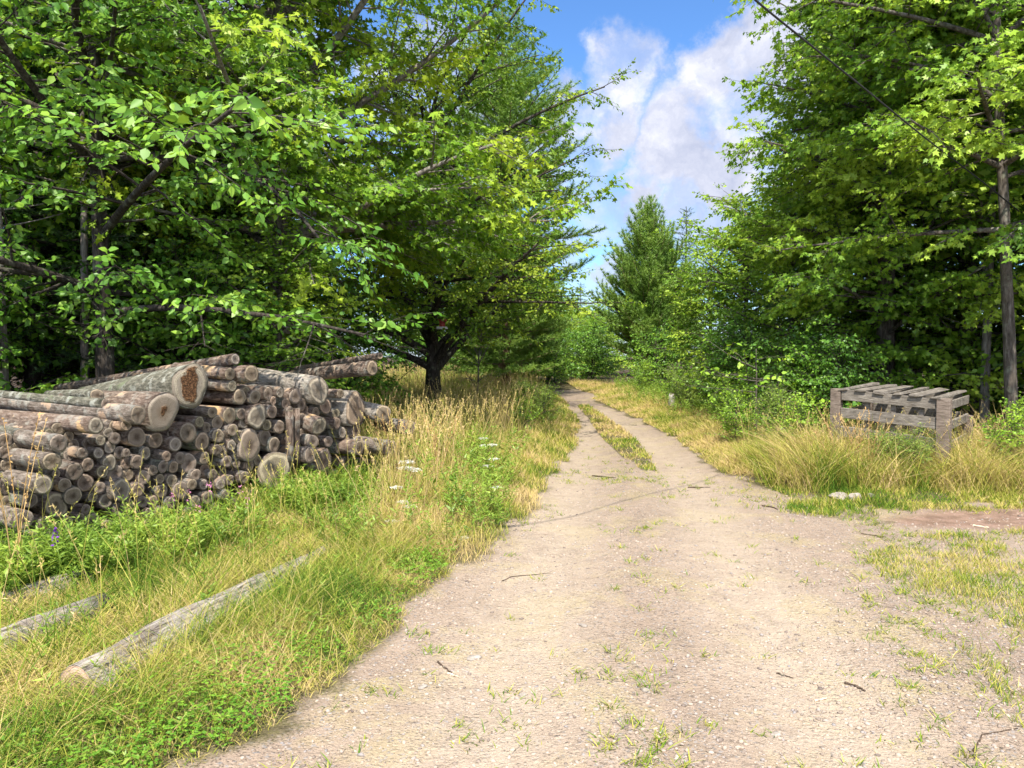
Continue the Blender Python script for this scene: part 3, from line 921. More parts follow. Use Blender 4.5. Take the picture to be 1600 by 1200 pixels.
for i, (x, y, rz, s) in enumerate([(5.2, 12.3, 0, .85), (5.0, 13.8, 2, .9), (5.0, 16.2, 5, 1.0), (5.2, 19.0, 2.5, 1.0), (5.2, 27.5, 3, 1.1), (3.4, 33, 1, 1.2), (.9, 33.5, 2, 1.1), (1.9, 34, 4, 1.2), (-.3, 41, 4, 1.4), (-2.6, 41.5, 0, 1.6), (-5.0, 41, 1, 1.6), (-4.6, 11.0, 2, 1.4), (-5.6, 12.2, 3, 1.6), (-7.4, 10.2, 4, 1.5), (-8.8, 9.6, 1, 1.6), (-6.4, 13.2, 5, 1.7), (-3.3, 14.5, 0.5, 1.3), (-10.5, 9.0, 1.5, 1.7), (-7.0, 9.2, 2.2, 1.2), (-6.9, 16.2, 3.2, 1.5)]):
    z = float(gz(x, y)) - .02
    lab = 'dark leafy undergrowth bush in the shade below the trees'
    if 'z' not in rep:
        r_ = rep['z'] = thing('undergrowth_bush', lab, 'bush', (x, y, z), rz, 'undergrowth bushes along the woods\' edge', s)
        link('stem', ms3[0], r_)
        link('foliage', ms3[1], r_)
    else:
        dup(rep['z'], (x, y, z), rz, s, lab, 'undergrowth bushes along the woods\' edge')

# sapling with layered sprays of pale hanging leaves, and a white-stemmed one by the spreading tree
msap = broadleaf(91, 1.6, 0.018, 0.7, P_((0, 1.0), (1, .8)), 9, 'ovate', 0.10, M['shrub'], M['bark'], elev=(0, 14), sec_gap=.3, twig_gap=.16, leaf_gap=.05, flat=.9, amod=lambda a, st: 1 - .5 * np.cos(a), wig=.02, droop=-.05, top_r=.004, twig_len=(.1, .25))
r_ = thing('sapling', 'sapling holding flat sunlit sprays of leaves over the verge, left of the large maple', 'sapling', (4.05, 12.7, 0), 0)
link('trunk', msap[0], r_)
link('crown', msap[1], r_)
mbir = broadleaf(93, 2.2, 0.03, 0.5, P_((0, .7), (1, .4)), 16, 'rhomb', 0.05, M['shrub'], M['bark_grey'], elev=(35, 70), sec_gap=.25, twig_gap=.2, leaf_gap=.08, flat=.7, top_r=.004, wig=.05)
r_ = thing('birch_sapling', 'little white-stemmed sapling in the meadow beside the spreading tree', 'sapling', (-.92, 20.0, 0), 0)
link('trunk', mbir[0], r_)
link('crown', mbir[1], r_)

# ------------------------------------------------------------------ log pile
def cut_mat(name, inner, mid, outer, rot=0.0):
    m, t = new_mat(name)
    rad = t.add('ShaderNodeAttribute', attribute_name='tint').outputs['Fac']
    oc = t.add('ShaderNodeTexCoord').outputs['Object']
    oi = t.add('ShaderNodeObjectInfo').outputs['Random']
    off = t.add('ShaderNodeCombineXYZ', ins={0: t.math('MULTIPLY', oi, 37.0), 1: t.math('MULTIPLY', oi, 91.0)})
    pos = t.vmath('ADD', oc, off.outputs[0])
    n1 = t.noise(pos, 18, 4, 0.6)
    n2 = t.noise(pos, 90, 3, 0.7)
    rr = t.math('ADD', rad, t.math('MULTIPLY', t.math('SUBTRACT', n1, 0.5), 0.35))
    rr = t.math('ADD', rr, t.math('MULTIPLY', t.math('SUBTRACT', oi, .5), .25))
    col = t.ramp(rr, [(0.08, inner), (0.5, mid), (0.76, mid), (0.86, outer), (0.97, outer), (1.0, mid)])
    rings = t.math('SINE', t.math('MULTIPLY', t.math('ADD', rad, t.math('MULTIPLY', n1, 0.12)), 75))
    col = t.mix(t.maprange(rings, 0.1, 1, 0, 0.36), col, (0.12, 0.085, 0.06))
    # drying cracks
    sx = t.add('ShaderNodeSeparateXYZ')
    t.l.new(oc, sx.inputs[0])
    ang = t.math('ARCTAN2', sx.outputs[1], sx.outputs[0])
    cr = t.add('ShaderNodeCombineXYZ', ins={0: t.math('MULTIPLY', ang, 2.6), 1: t.math('MULTIPLY', rad, .5), 2: t.math('MULTIPLY', oi, 50.0)})
    crn = t.noise(cr.outputs[0], 2.2, 2, .5)
    col = t.mix(t.math('MULTIPLY', t.maprange(t.math('ABSOLUTE', t.math('SUBTRACT', crn, .5)), 0, .02, .9, 0), t.maprange(rad, .1, .9, 1, .3)), col, (0.05, .035, .025))
    col = t.mix(t.maprange(n2, .5, .75, 0, .45), col, (0.17, .145, .12))
    # weathering differs from log to log: grey, pinkish, green, dark
    w_ = t.ramp(oi, [(0, (.84, .83, .82)), (.2, (1.05, 1.0, .95)), (.4, (.95, .92, .78)), (.55, (.62, .60, .58)), (.7, (1.08, .94, .84)), (.85, (.80, .83, .68)), (1, (1.12, 1.13, 1.14))])
    col = t.mix(1, col, w_, 'MULTIPLY')
    h = t.math('ADD', n2, t.math('MULTIPLY', rings, .15))
    if rot:
        sx2 = t.add('ShaderNodeSeparateXYZ')
        t.l.new(oc, sx2.inputs[0])
        a2 = t.math('ARCTAN2', sx2.outputs[1], sx2.outputs[0])
        rad = t.math('MULTIPLY', rad, t.math('ADD', 1.0, t.math('MULTIPLY', t.math('COSINE', t.math('MULTIPLY', a2, 2.0)), .38)))
        pr = t.noise(pos, 9, 3, .6)
        msk = t.maprange(t.math('ADD', rad, t.math('MULTIPLY', t.math('SUBTRACT', pr, .5), .8)), rot, rot - .14, 0, 1, True)
        chunk = t.noise(pos, 55, 5, .75)
        col = t.mix(msk, col, t.ramp(chunk, [(.36, (.016, .009, .006)), (.5, (.075, .038, .018)), (.62, (.20, .105, .05)), (.78, (.40, .29, .17))]))
        h = t.math('ADD', h, t.math('MULTIPLY', t.math('MULTIPLY', msk, chunk), 6))
    principled(t, col, .9, t.bump(h, .5, .012), .15)
    return m


def logbark(name, a, b, c, lich, strip=None):
    m, t = new_mat(name)
    oc = t.add('ShaderNodeTexCoord').outputs['Object']
    oi = t.add('ShaderNodeObjectInfo').outputs['Random']
    off = t.add('ShaderNodeCombineXYZ', ins={0: t.math('MULTIPLY', oi, 37.0), 2: t.math('MULTIPLY', oi, 61.0)})
    pos = t.vmath('ADD', oc, off.outputs[0])
    mp = t.add('ShaderNodeMapping', ins={'Scale': (1, 1, .3)})
    t.l.new(pos, mp.inputs[0])
    n1 = t.noise(mp.outputs[0], 42, 5, .68)
    n2 = t.noise(pos, 9, 4, .6)
    n3 = t.noise(pos, 4.5, 3, .6)
    col = t.ramp(n1, [(.3, a), (.5, b), (.7, c)])
    col = t.mix(t.maprange(n2, .52, .62, 0, lich), col, (.36, .37, .32))
    col = t.mix(t.maprange(n3, .58, .64, 0, .8), col, strip or (.42, .29, .19))
    principled(t, col, .95, t.bump(n1, .8, .02), .12)
    return m


CUT = cut_mat('cut_wood', (.075, .056, .043), (.215, .178, .145), (.385, .325, .262))
CUT_ROT = cut_mat('rotten_cut', (.2, .14, .09), (.225, .19, .165), (.31, .265, .22), .62)
CUT_HOLE = cut_mat('small_rot_cut', (.16, .12, .09), (.22, .19, .17), (.31, .275, .25), .20)
BARKS = [logbark('grey_log_bark', (.05, .04, .031), (.145, .118, .095), (.29, .25, .21), .45),
         logbark('brown_log_bark', (.04, .028, .022), (.12, .088, .068), (.25, .20, .16), .35),
         logbark('mossy_log_bark', (.035, .035, .025), (.11, .105, .08), (.24, .225, .175), .6, (.12, .14, .075)),
         logbark('red_log_bark', (.055, .038, .028), (.16, .115, .088), (.29, .235, .19), .3, (.48, .31, .15))]
ROUGH = logbark('furrowed_bark', (.08, .07, .056), (.25, .218, .18), (.41, .37, .315), .3, (.36, .32, .27))
WEATHERED = None


def make_log(name, pos, out, r, L, bark, cut, rough=.05, taper=1.0, asp=1.0, seg=20, bend=.0, seed=0, slant=0.0, wear=.02):
    """a log: origin in the middle of its visible cut end, +Z = outward normal of that end"""
    g = np.random.RandomState(seed)
    a = np.arange(seg) * 2 * np.pi / seg
    sh = 1 + rough * (np.cos(a * 2 + g.uniform(0, 6)) * .8 + np.cos(a * 3 + g.uniform(0, 6)) * .6 + np.cos(a * 5 + g.uniform(0, 6)) * .35)
    cx, cy = np.cos(a) * sh * asp, np.sin(a) * sh
    nr = max(5, int(L / .22))
    zs = -np.linspace(0, 1, nr) * L
    V = []
    bx, by = g.normal(0, bend, 2)
    for i, z in enumerate(zs):
        q = i / (nr - 1)
        k = r * (1 + (taper - 1) * q) * (1 + g.normal(0, wear if i else 0))
        k = k * (1 + (g.normal(0, wear * .6, seg) if wear > .03 and i else 0))
        V.append(np.stack([cx * k + bx * q * q * L, cy * k + by * q * q * L, np.full(seg, z) - (slant * cy * r if i == 0 else 0)], 1))
    Vr = np.concatenate([np.stack([cx * r * .93, cy * r * .93, np.full(seg, -.012) - slant * cy * r], 1)] + V + [np.array([[bx * L, by * L, -L]])])
    fc = []
    for i in range(nr):
        for j in range(seg):
            j2 = (j + 1) % seg
            fc.append((i * seg + j, (i + 1) * seg + j, (i + 1) * seg + j2, i * seg + j2))
    last = nr * seg
    tip = (nr + 1) * seg
    for j in range(seg):
        fc.append((last + j, tip, last + (j + 1) % seg))
    G = Geo()
    G.add(Vr, fc)
    me = G.mesh(name, [bark], True)
    o = link(name, me)
    z = Vector(out).normalized()
    x = Vector((0, 0, 1)).cross(z)
    if x.length < .1:
        x = Vector((1, 0, 0))
    x.normalize()
    y = z.cross(x)
    Mx = Matrix((x, y, z)).transposed().to_4x4()
    Mx.translation = Vector(pos)
    o.matrix_world = Mx
    # sawn face
    C = Geo()
    rings = [0.0, .35, .7, .965]
    W = [np.array([[g.normal(0, .08) * r, g.normal(0, .08) * r, .0]])]
    rr_ = [np.zeros(1)]
    for q in rings[1:]:
        W.append(np.stack([cx * r * q, cy * r * q, g.normal(0, .003, seg) - slant * cy * r * q], 1))
        rr_.append(np.full(seg, q / .965))
    W.append(np.stack([cx * r * .965, cy * r * .965, np.full(seg, -.015) - slant * cy * r * .965], 1))
    rr_.append(np.full(seg, 1.0))
    W = np.concatenate(W)
    ff = [(0, 1 + j, 1 + (j + 1) % seg) for j in range(seg)]
    for i in range(len(rings) - 1):
        for j in range(seg):
            j2 = (j + 1) % seg
            ff.append((1 + i * seg + j, 1 + (i + 1) * seg + j, 1 + (i + 1) * seg + j2, 1 + i * seg + j2))
    C.add(W, ff, 0, np.concatenate(rr_)[None])
    c = link('cut_end', C.mesh('cut_end', [cut]), o)
    return o


P0 = np.array([-3.7, 5.5])
NF = np.array([math.cos(R(30)), -math.sin(R(30))])
AXIS = 123.0


def pile_pt(x, y, off=0.0):
    d = ray(x, y)
    t_ = (P0 @ NF + off) / (d[:2] @ NF)
    return np.array([0, 0, CAM_H]) + d * t_, t_


# (x, y, half height) of every log end the photograph shows
PLAIN = [(169, 676, 9), (180, 685, 10), (171.5, 699, 10), (129, 708, 9), (154, 708, 9), (197, 664, 9), (157, 688, 9), (88, 740, 7), (116, 737, 14), (137, 726, 11), (101, 758, 11), (133, 754, 13.5), (160, 737, 10.5),
         (156, 762, 9), (114, 775, 14), (47, 782, 12), (70, 817, 10), (86, 829, 10), (104, 817, 12), (125, 810, 8.5), (134, 796, 8), (165, 783, 12), (144, 816, 14), (145, 777, 8), (237, 658, 11),
         (214, 683, 15), (243, 688, 13), (294, 676, 16), (274, 694, 12), (332, 644, 8.5), (312, 659, 9), (323, 668, 8), (340, 660, 11), (341, 681, 11), (316, 690, 15), (187, 707, 10), (198, 708, 7),
         (227.5, 708, 10.5), (214.5, 721.5, 11), (171, 723, 13), (198, 724, 9.5), (260, 713, 9), (281, 716, 9), (295, 724, 15), (320, 716, 10), (255, 729, 10), (271, 730, 10), (239, 735, 8), (225, 746, 11),
         (200, 742, 10), (180, 739, 12.5), (216, 765, 11), (250, 748, 8), (268.5, 751, 10), (252, 767.5, 10.5), (283, 766, 14), (199, 788, 11), (223, 784, 9), (187, 795, 10), (268, 786, 9), (239, 784, 10),
         (252, 800, 9), (359.5, 584, 10), (363, 603, 9), (375, 620, 12), (384, 614, 10), (399, 620, 10.5), (419, 615, 10), (438, 613, 9), (427, 626, 7), (447, 630.5, 9), (462, 619, 12), (471.5, 632, 10),
         (453.5, 643.5, 9), (358.5, 649, 13), (377.5, 647, 9), (382, 660, 10), (417, 664, 9), (425.5, 643.5, 10), (437, 667, 10.5), (364, 672, 9.5), (352, 682, 11), (374, 683, 10.5), (362, 695.5, 9),
         (370, 711, 8.5), (414, 684, 12.5), (429, 695, 12), (339, 703, 9), (347, 706, 10), (403, 719.5, 8.5), (390, 727.5, 9), (355, 721, 9.5), (370, 725, 7), (345, 756, 9), (333, 741, 8), (360, 750, 8),
         (306, 742, 9), (318, 757, 9), (300, 757, 9), (382, 746, 10), (453, 711, 7), (509, 635, 12), (494, 644, 8), (525, 646, 8), (532, 615, 7), (527, 661, 9), (535, 676, 9), (550, 694, 9), (557, 675, 10),
         (484, 743, 10), (530, 700, 9), (522, 742, 9), (541, 722, 9), (513, 690, 9), (472, 655, 9), (473, 678, 9), (476, 640, 8)]
# (x, y, half height, offset forward, length, tilt degrees, turn degrees, style, label)
BIG = [
    (150, 665, 13, .28, 3.0, 0, 0, 'strip', 'long log with an orange stripped patch of bark, near the top left of the pile'),
    (92, 692.5, 14, .42, 3.0, 0, 0, 'g', 'log with a pale round end and rusty peeled ring, left side of the pile'),
    (216, 648, 14.5, .18, 3.2, 0, 0, 'wht', 'long lichen-grey log with a clean pale oval end below the mossy log'),
    (165, 631, 8, -.25, 2.6, 0, 0, 'm', 'thin log lying along the top left edge of the pile'),
    (152, 618, 10, -.45, 1.6, 2, -14, 'm', 'short mossy log lying on the very top left of the pile'),
    (82, 721, 14, .40, 3.0, 0, 0, 'g', 'grey log end under the rusty ringed log, left side of the pile'),
    (67.5, 757, 15.5, .35, 3.0, 0, 0, 'g', 'stout round grey-brown log end, third thick one down the left side'),
    (88, 790, 20, .12, 2.6, 0, 0, 'br', 'broad greenish oval log end low on the left of the pile'),
    (37, 813, 15, .35, 2.6, 0, 0, 'g', 'ragged grey log end in the weeds at the lower left corner'),
    (255, 643, 30, .10, 1.5, 0, 0, 'hole', 'large grey angular log end with a small orange rot hole'),
    (297, 603, 34, .10, 2.4, 5, -6, 'rot', 'largest log on top, its end crumbling with orange rot'),
    (368, 561, 8.5, -.05, 3.8, 6, -4, 'br', 'slim pole poking out highest above the rotten log'),
    (393, 584, 13.5, .10, 2.0, 3, 0, 'red', 'fresh pale log end with flaking bark on top, right of the slim pole'),
    (189, 766, 19, .05, 2.4, 0, 0, 'g', 'broad brown ringed log end low in the middle of the left half'),
    (402, 651, 20, .06, 1.8, 0, 0, 'br', 'tall double-hearted log end in the middle of the pile'),
    (390, 696, 24, .04, 1.6, 0, 0, 'g', 'wide weathered log end leaning below the double-hearted log'),
    (429, 735, 29, .10, .6, 6, -26, 'g', 'big slanting pale log end at the foot of the pile'),
    (498, 610, 21, .12, 1.3, -4, -8, 'rough', 'thick furrowed-bark log on top of the pile\'s right half'),
    (582, 575, 11.5, .35, 2.2, 4, -14, 'br', 'dark-barked log with a bright white end sticking out over the meadow'),
    (594, 556, 5.5, .30, 2.6, 5, -16, 'br', 'thin crooked pole lying on top of the white-ended log'),
    (556, 640, 26, .02, .9, 0, 2, 'rough', 'tall oval log end standing at the far right of the stack'),
    (499, 666, 14.5, .18, .7, -10, -4, 'red', 'short round with reddish bark and pale end below the furrowed log'),
    (489, 690, 10, .20, .8, 0, -16, 'g', 'blue-grey barked short log under the reddish round'),
    (485, 711, 13, .22, .7, 0, 4, 'g', 'knobbly short log under the blue-grey one'),
    (506, 720, 20, .16, .7, 0, 6, 'g', 'pale split-looking oval log end low on the right half'),
    (599, 646, 13, .30, .9, -3, -16, 'rough', 'single bolt lying beyond the tall oval end, in dry grass'),
    (641, 668, 11, .55, .7, 0, -18, 'g', 'outermost short bolt lying in the grass at the pile\'s right end'),
    (612, 700, 12, .50, .6, -4, 8, 'g', 'weathered bolt half hidden in weeds below the outermost bolt'),
    (562, 700, 12, .20, .6, 0, 6, 'red', 'short log end behind the bright weeds at the pile\'s right foot'),
    (517, 767, 11, .45, .5, 0, 10, 'g', 'pale broken bolt lying in the weeds in front of the pile'),
]
STY = {'strip': (3, CUT), 'g': (0, CUT), 'wht': (0, CUT), 'm': (2, CUT), 'br': (1, CUT), 'hole': (1, CUT_HOLE), 'rot': (2, CUT_ROT), 'red': (3, CUT), 'rough': (None, CUT)}
placed = []          # (x, y, ry, depth point, radius, label or None, object)


def log_at(x, y, ry, off, L, tilt, turn, sty, label, seed):
    p, dep = pile_pt(x, y, off)
    r = 1.03 * ry / F * dep
    a = R(AXIS - turn)
    out = np.array([math.sin(a), math.cos(a), math.tan(R(tilt))])
    b, c = STY[sty]
    bark = ROUGH if b is None else BARKS[b]
    o = make_log('log', p, out, r, L, bark, c, rough=.09 if ry > 18 else .045, taper=.55 if sty == 'rot' else rs.uniform(.85, 1.0), asp=.85 if ry > 18 else rs.uniform(.86, 1.02), seg=28 if ry > 18 else 18, seed=seed, bend=.01, slant=.12 if sty == 'rough' else rs.uniform(-.06, .06))
    placed.append([x, y, ry, p, r, label, o])
    return o


for i, (x, y, ry, off, L, tilt, turn, sty, lab) in enumerate(BIG):
    log_at(x, y, ry, off, L, tilt, turn, sty, lab, 300 + i)
for i, (x, y, ry) in enumerate(PLAIN):
    off = rs.uniform(-.035, .035) + (.12 if x < 120 else 0)
    log_at(x, y, ry, off, .9 if y < 605 else 2.3 if x < 430 else 1.2, rs.normal(0, 1.2), rs.normal(0, 2.5), rs.choice(['g', 'br', 'red', 'g', 'br', 'm']), None, 600 + i)
# logs deeper in the pile that close the gaps, and the bottom courses in the weeds
TOPX, TOPY = [-60, 0, 150, 230, 330, 400, 470, 560, 640], [668, 662, 655, 650, 632, 630, 640, 672, 715]
n_fill = 0
for k in range(2600):
    x = rs.uniform(-50, 600)
    y = rs.uniform(630, 880)
    ry = rs.uniform(8, 11.5)
    if y < np.interp(x, TOPX, TOPY) + 12:
        continue
    p, dep = pile_pt(x, y, -.16)
    r = ry / F * dep
    if p[2] < r * .9:
        continue
    low = p[2] < .22
    ok = True
    for q in placed:
        dd_ = math.hypot((q[0] - x), q[1] - y)
        if dd_ < (q[2] + ry) * (.80 if not low else .92):
            ok = False
            break
    if not ok:
        continue
    log_at(x, y, ry, -.12 if not low else .02, 2.2 if x < 430 else 1.1, rs.normal(0, 1), rs.normal(0, 2), rs.choice(['g', 'br', 'm', 'br']), None, 1200 + k)
    n_fill += 1
    if n_fill > 110:
        break
# two barked sticks standing upright in the face of the pile
for i, (x, y, rr_, lab) in enumerate([(452, 642, 6, 'upright barked stick standing in the pile face, the one nearer the double-hearted log'), (463, 638, 6, 'upright barked stick standing in the pile face, the one nearer the furrowed log')]):
    p, dep = pile_pt(x, y, .14)
    o = make_log('upright_stick', p, (0.04 * (i - .5), 0.02, 1), rr_ / F * dep, .56, BARKS[1], CUT, seg=12, seed=90 + i)
    tag(o, lab, 'log')

SECT = ['right of', 'above right of', 'above', 'above left of', 'left of', 'below left of', 'below', 'below right of']
NUM = ['closest', 'second', 'third', 'fourth', 'fifth', 'sixth', 'seventh', 'eighth', 'ninth', 'tenth', 'eleventh', 'twelfth', 'thirteenth', 'fourteenth', 'fifteenth']
SHORT = {150: 'the orange-patched log', 92: 'the rusty-ringed log', 216: 'the pale oval-ended log', 67.5: 'the stout left log', 88: 'the greenish oval end', 37: 'the ragged corner log', 255: 'the angular rot-holed end',
         297: 'the largest rotten end', 393: 'the fresh pale top end', 189: 'the broad brown ringed end', 402: 'the double-hearted end', 390: 'the wide weathered end', 429: 'the slanting foot log', 498: 'the thick furrowed log',
         556: 'the tall oval end', 499: 'the short reddish round', 506: 'the split-looking oval end'}
anch = [q for q in placed if q[5] and q[0] in SHORT]
buckets = {}
for q in placed:
    tag(q[6], q[5] or '', 'log', 'logs stacked in the roadside pile')
    if q[5]:
        continue
    A = min(anch, key=lambda b: math.hypot(b[0] - q[0], b[1] - q[1]))
    s = int(round(math.atan2(A[1] - q[1], q[0] - A[0]) / (math.pi / 4))) % 8
    size = 'thin' if q[4] < .052 else 'medium' if q[4] < .072 else 'thick'
    buckets.setdefault((A[0], s, size), []).append((math.hypot(A[0] - q[0], A[1] - q[1]), q))
for (ax, s, size), lst in buckets.items():
    for i, (dist, q) in enumerate(sorted(lst, key=lambda e: e[0])):
        q[6]['label'] = f'{size} log end, {NUM[min(i, 14)]} {size} one {SECT[s]} {SHORT[ax]}'

# ------------------------------------------------------------------ weathered barkless logs lying in the verge
WEATHERED, t = new_mat('weathered_wood')
oc = t.add('ShaderNodeTexCoord').outputs['Object']
mp = t.add('ShaderNodeMapping', ins={'Scale': (1, 1, .10)})
t.l.new(oc, mp.inputs[0])
n1 = t.noise(mp.outputs[0], 55, 5, .7, .4)
n2 = t.noise(oc, 5, 4, .6)
wcol = t.ramp(n1, [(.34, (.06, .048, .038)), (.43, (.25, .215, .18)), (.53, (.41, .365, .315)), (.70, (.52, .475, .415))])
wcol = t.mix(t.maprange(n2, .50, .66, 0, .5), wcol, (.21, .165, .125))
principled(t, wcol, .9, t.bump(n1, 1.0, .04), .15)
CUT_OLD = cut_mat('old_cut', (.20, .15, .11), (.34, .275, .22), (.42, .35, .29))
VLOGS = []
for i, (a, b, r, lab) in enumerate([((122, 1085), (520, 858), .115, 'long grey barkless log lying in the verge grass beside the gravel'),
                                    ((160, 958), (-120, 1055), .115, 'grey log in the grass entering from the photo\'s left edge'),
                                    ((136, 912), (-110, 978), .10, 'mostly hidden grey log between the woodpile and the other verge logs')]):
    A, B = ground(*a, .045 + r * .28), ground(*b, .04 + r * .05)
    VLOGS.append((A, B, r))
    o = make_log('fallen_log', A, A - B, r, float(np.linalg.norm(A - B)), WEATHERED, CUT_OLD, rough=.11, taper=.8, seg=26, seed=40 + i, bend=.014, wear=.05)
    tag(o, lab, 'log')

# ------------------------------------------------------------------ pallet crate
def plank_mat(name, a, b, c):
    m, t = new_mat(name)
    oc = t.add('ShaderNodeTexCoord').outputs['Object']
    u = t.add('ShaderNodeUVMap').outputs[0] if False else oc
    n0 = t.noise(u, 9, 3, .6)
    mp = t.add('ShaderNodeMapping', ins={'Scale': (1, 1, 6), 'Rotation': (0, 0, R(41))})
    t.l.new(u, mp.inputs[0])
    n1 = t.noise(mp.outputs[0], 12, 5, .65)
    n3 = t.noise(u, 120, 2, .6)
    col = t.ramp(t.math('ADD', t.math('MULTIPLY', n1, .7), t.math('MULTIPLY', n0, .3)), [(.33, a), (.5, b), (.66, c)])
    col = t.mix(t.maprange(n3, .6, .75, 0, .4), col, (.1, .085, .07))
    principled(t, col, .9, t.bump(n1, .5, .01), .15)
    return m


PLANK = plank_mat('grey_plank', (.065, .056, .045), (.15, .132, .11), (.265, .24, .205))
POST = plank_mat('post_wood', (.075, .06, .047), (.165, .13, .105), (.26, .215, .175))
FL, FR = np.array([4.11, 9.7]), np.array([5.02, 8.9])
BR, BL = np.array([5.86, 9.85]), np.array([4.95, 10.65])
ctr = (FL + FR + BR + BL) / 4
crate = thing('pallet_crate', 'weathered grey wooden crate of pallets with slatted top in the tall grass', 'crate', (ctr[0], ctr[1], float(gz(*ctr))))


def beam(name, a, b, wv, hv, mat, parent, jit=.0):
    """a plank from a to b with half-width vector wv and half-height vector hv"""
    a, b, wv, hv = (np.asarray(q, float) for q in (a, b, wv, hv))
    V = np.array([a - wv - hv, b - wv - hv, b + wv - hv, a + wv - hv, a - wv + hv, b - wv + hv, b + wv + hv, a + wv + hv])
    V = V + rs.normal(0, jit, V.shape)
    me = bpy.data.meshes.new(name)
    V = V - np.array(parent.location)
    me.from_pydata(V.tolist(), [], BOX_F)
    import bmesh
    bm = bmesh.new()
    bm.from_mesh(me)
    bmesh.ops.bevel(bm, geom=list(bm.edges), offset=.005, segments=1, affect='EDGES')
    bmesh.ops.recalc_face_normals(bm, faces=bm.faces)
    bm.to_mesh(me)
    bm.free()
    me.materials.append(mat)
    return link(name, me, parent)


fu = (FR - FL) / np.linalg.norm(FR - FL)
du = (BR - FR) / np.linalg.norm(BR - FR)
f3, d3 = np.array([*fu, 0]), np.array([*du, 0])
zt = {'FL': 1.085, 'FR': 1.015, 'BR': 1.045, 'BL': 1.11}
for nm, p in (('FL', FL), ('FR', FR), ('BR', BR), ('BL', BL)):
    w_ = .062 if nm != 'FR' else .07
    beam('corner_post', (p[0], p[1], -.1), (p[0], p[1], zt[nm] + (.012 if nm in ('FL', 'FR') else -.06 if nm == 'BL' else -.3)), f3 * w_, d3 * w_, POST, crate, .003)


def pt(p, z):
    return np.array([p[0], p[1], z])


zv = np.array([0, 0, 1.0])
for dz in (.06, .28, .52):       # front boards between the posts
    a, b = pt(FL, zt['FL'] - dz) + f3 * .065, pt(FR, zt['FR'] - dz) - f3 * .072
    beam('side_board', a - d3 * .035, b - d3 * .035, d3 * .012, zv * .066, PLANK, crate, .006)
for dz in (.06, .30, .55):       # back and the two ends
    beam('side_board', pt(BL, zt['BL'] - dz - .02) + f3 * .065, pt(BR, zt['BR'] - dz - .02) - f3 * .065, d3 * .012, zv * .055, PLANK, crate, .003)
    beam('end_board', pt(FL, zt['FL'] - dz - .03) + d3 * .066, pt(BL, zt['BL'] - dz - .03) - d3 * .066, f3 * .012, zv * .052, PLANK, crate, .003)
    beam('end_board', pt(FR, zt['FR'] - dz - .03) + d3 * .075, pt(BR, zt['BR'] - dz - .03) + d3 * .02, f3 * .012, zv * .052, PLANK, crate, .003)
for k in range(6):               # top slats from front to back
    q = .075 + k * .172
    a2, b2 = FL + (FR - FL) * q, BL + (BR - BL) * q
    za, zb = zt['FL'] + (zt['FR'] - zt['FL']) * q, zt['BL'] + (zt['BR'] - zt['BL']) * q
    beam('top_slat', pt(a2, za + .014) - d3 * .07, pt(b2, zb + .010) + d3 * rs.uniform(-.02, .04), f3 * rs.uniform(.05, .068), zv * .011 + f3 * rs.normal(0, .002), PLANK, crate, .007)
for q in (.3, .55, .8):          # inner uprights of the pallets
    m2_ = FL + (FR - FL) * q
    beam('inner_stringer', pt(m2_, .05) + d3 * .02, pt(m2_, 1.0) + d3 * .02, f3 * .03, d3 * .02, PLANK, crate, .002)

# ------------------------------------------------------------------ grass, weeds and ground cover (stuff)
BL_S = np.array([0, .38, .72, 1.0])


def blades(geo, P, h, wd, tint, lean, curve, wind=None, rng=rs):
    N = len(P)
    a = rng.uniform(0, 2 * np.pi, N)
    ld = np.stack([np.cos(a), np.sin(a), 0 * a], 1)
    if wind is not None:
        ld = unit(ld + wind)
    b = rng.uniform(0, 2 * np.pi, N)
    wv = np.stack([np.cos(b), np.sin(b), 0 * b], 1) * wd[:, None] * .5
    C = [P + np.array([0, 0, 1.0]) * (h * (s - .35 * curve * s * s))[:, None] + ld * (h * (lean * s + curve * s * s))[:, None] for s in BL_S]
    V = np.stack([C[0] - wv * .7, C[0] + wv * .7, C[1] - wv, C[1] + wv, C[2] - wv * .7, C[2] + wv * .7, C[3]], 1)
    geo.add(V, [(0, 1, 3, 2), (2, 3, 5, 4), (4, 5, 6)], 0, tint[:, None])


def seed_stalks(geo, P, h, tint, wind, rng=rs, wd=.003, head=.2, nsp=12, fat=.008):
    N = len(P)
    a = rng.uniform(0, 2 * np.pi, N)
    ld = unit(np.stack([np.cos(a), np.sin(a), 0 * a], 1) + wind)
    lean, cv = rng.uniform(.02, .2, N), rng.uniform(.03, .3, N)

    def c(s):
        return P + np.array([0, 0, 1.0]) * (h * (s - .35 * cv * s * s))[:, None] + ld * (h * (lean * s + cv * s * s))[:, None]
    Pl = np.stack([c(s) for s in (0, .4, .75, 1.0)], 1)
    tubes(geo, Pl, np.array([[wd, wd * .8, wd * .6, wd * .4]]), 3, 0, np.repeat(tint[:, None], 12, 1))
    i = np.repeat(np.arange(N), nsp)
    s = rng.uniform(1 - head, 1.0, N * nsp)
    B = P[i] + np.array([0, 0, 1.0]) * (h[i] * (s - .35 * cv[i] * s * s))[:, None] + ld[i] * (h[i] * (lean[i] * s + cv[i] * s * s))[:, None]
    dr = unit(rng.normal(0, .55, (len(i), 3)) + np.array([0, 0, .9]) + ld[i] * .4)
    ln = rng.uniform(.014, .034, len(i))
    sv = unit(np.cross(dr, rng.normal(0, 1, (len(i), 3)))) * fat * .5
    V = np.stack([B, B + dr * ln[:, None] * .5 + sv, B + dr * ln[:, None], B + dr * ln[:, None] * .5 - sv], 1)
    geo.add(V, [(0, 1, 2, 3)], 0, np.repeat(np.clip(tint[i] + .1, 0, 1)[:, None], 4, 1))


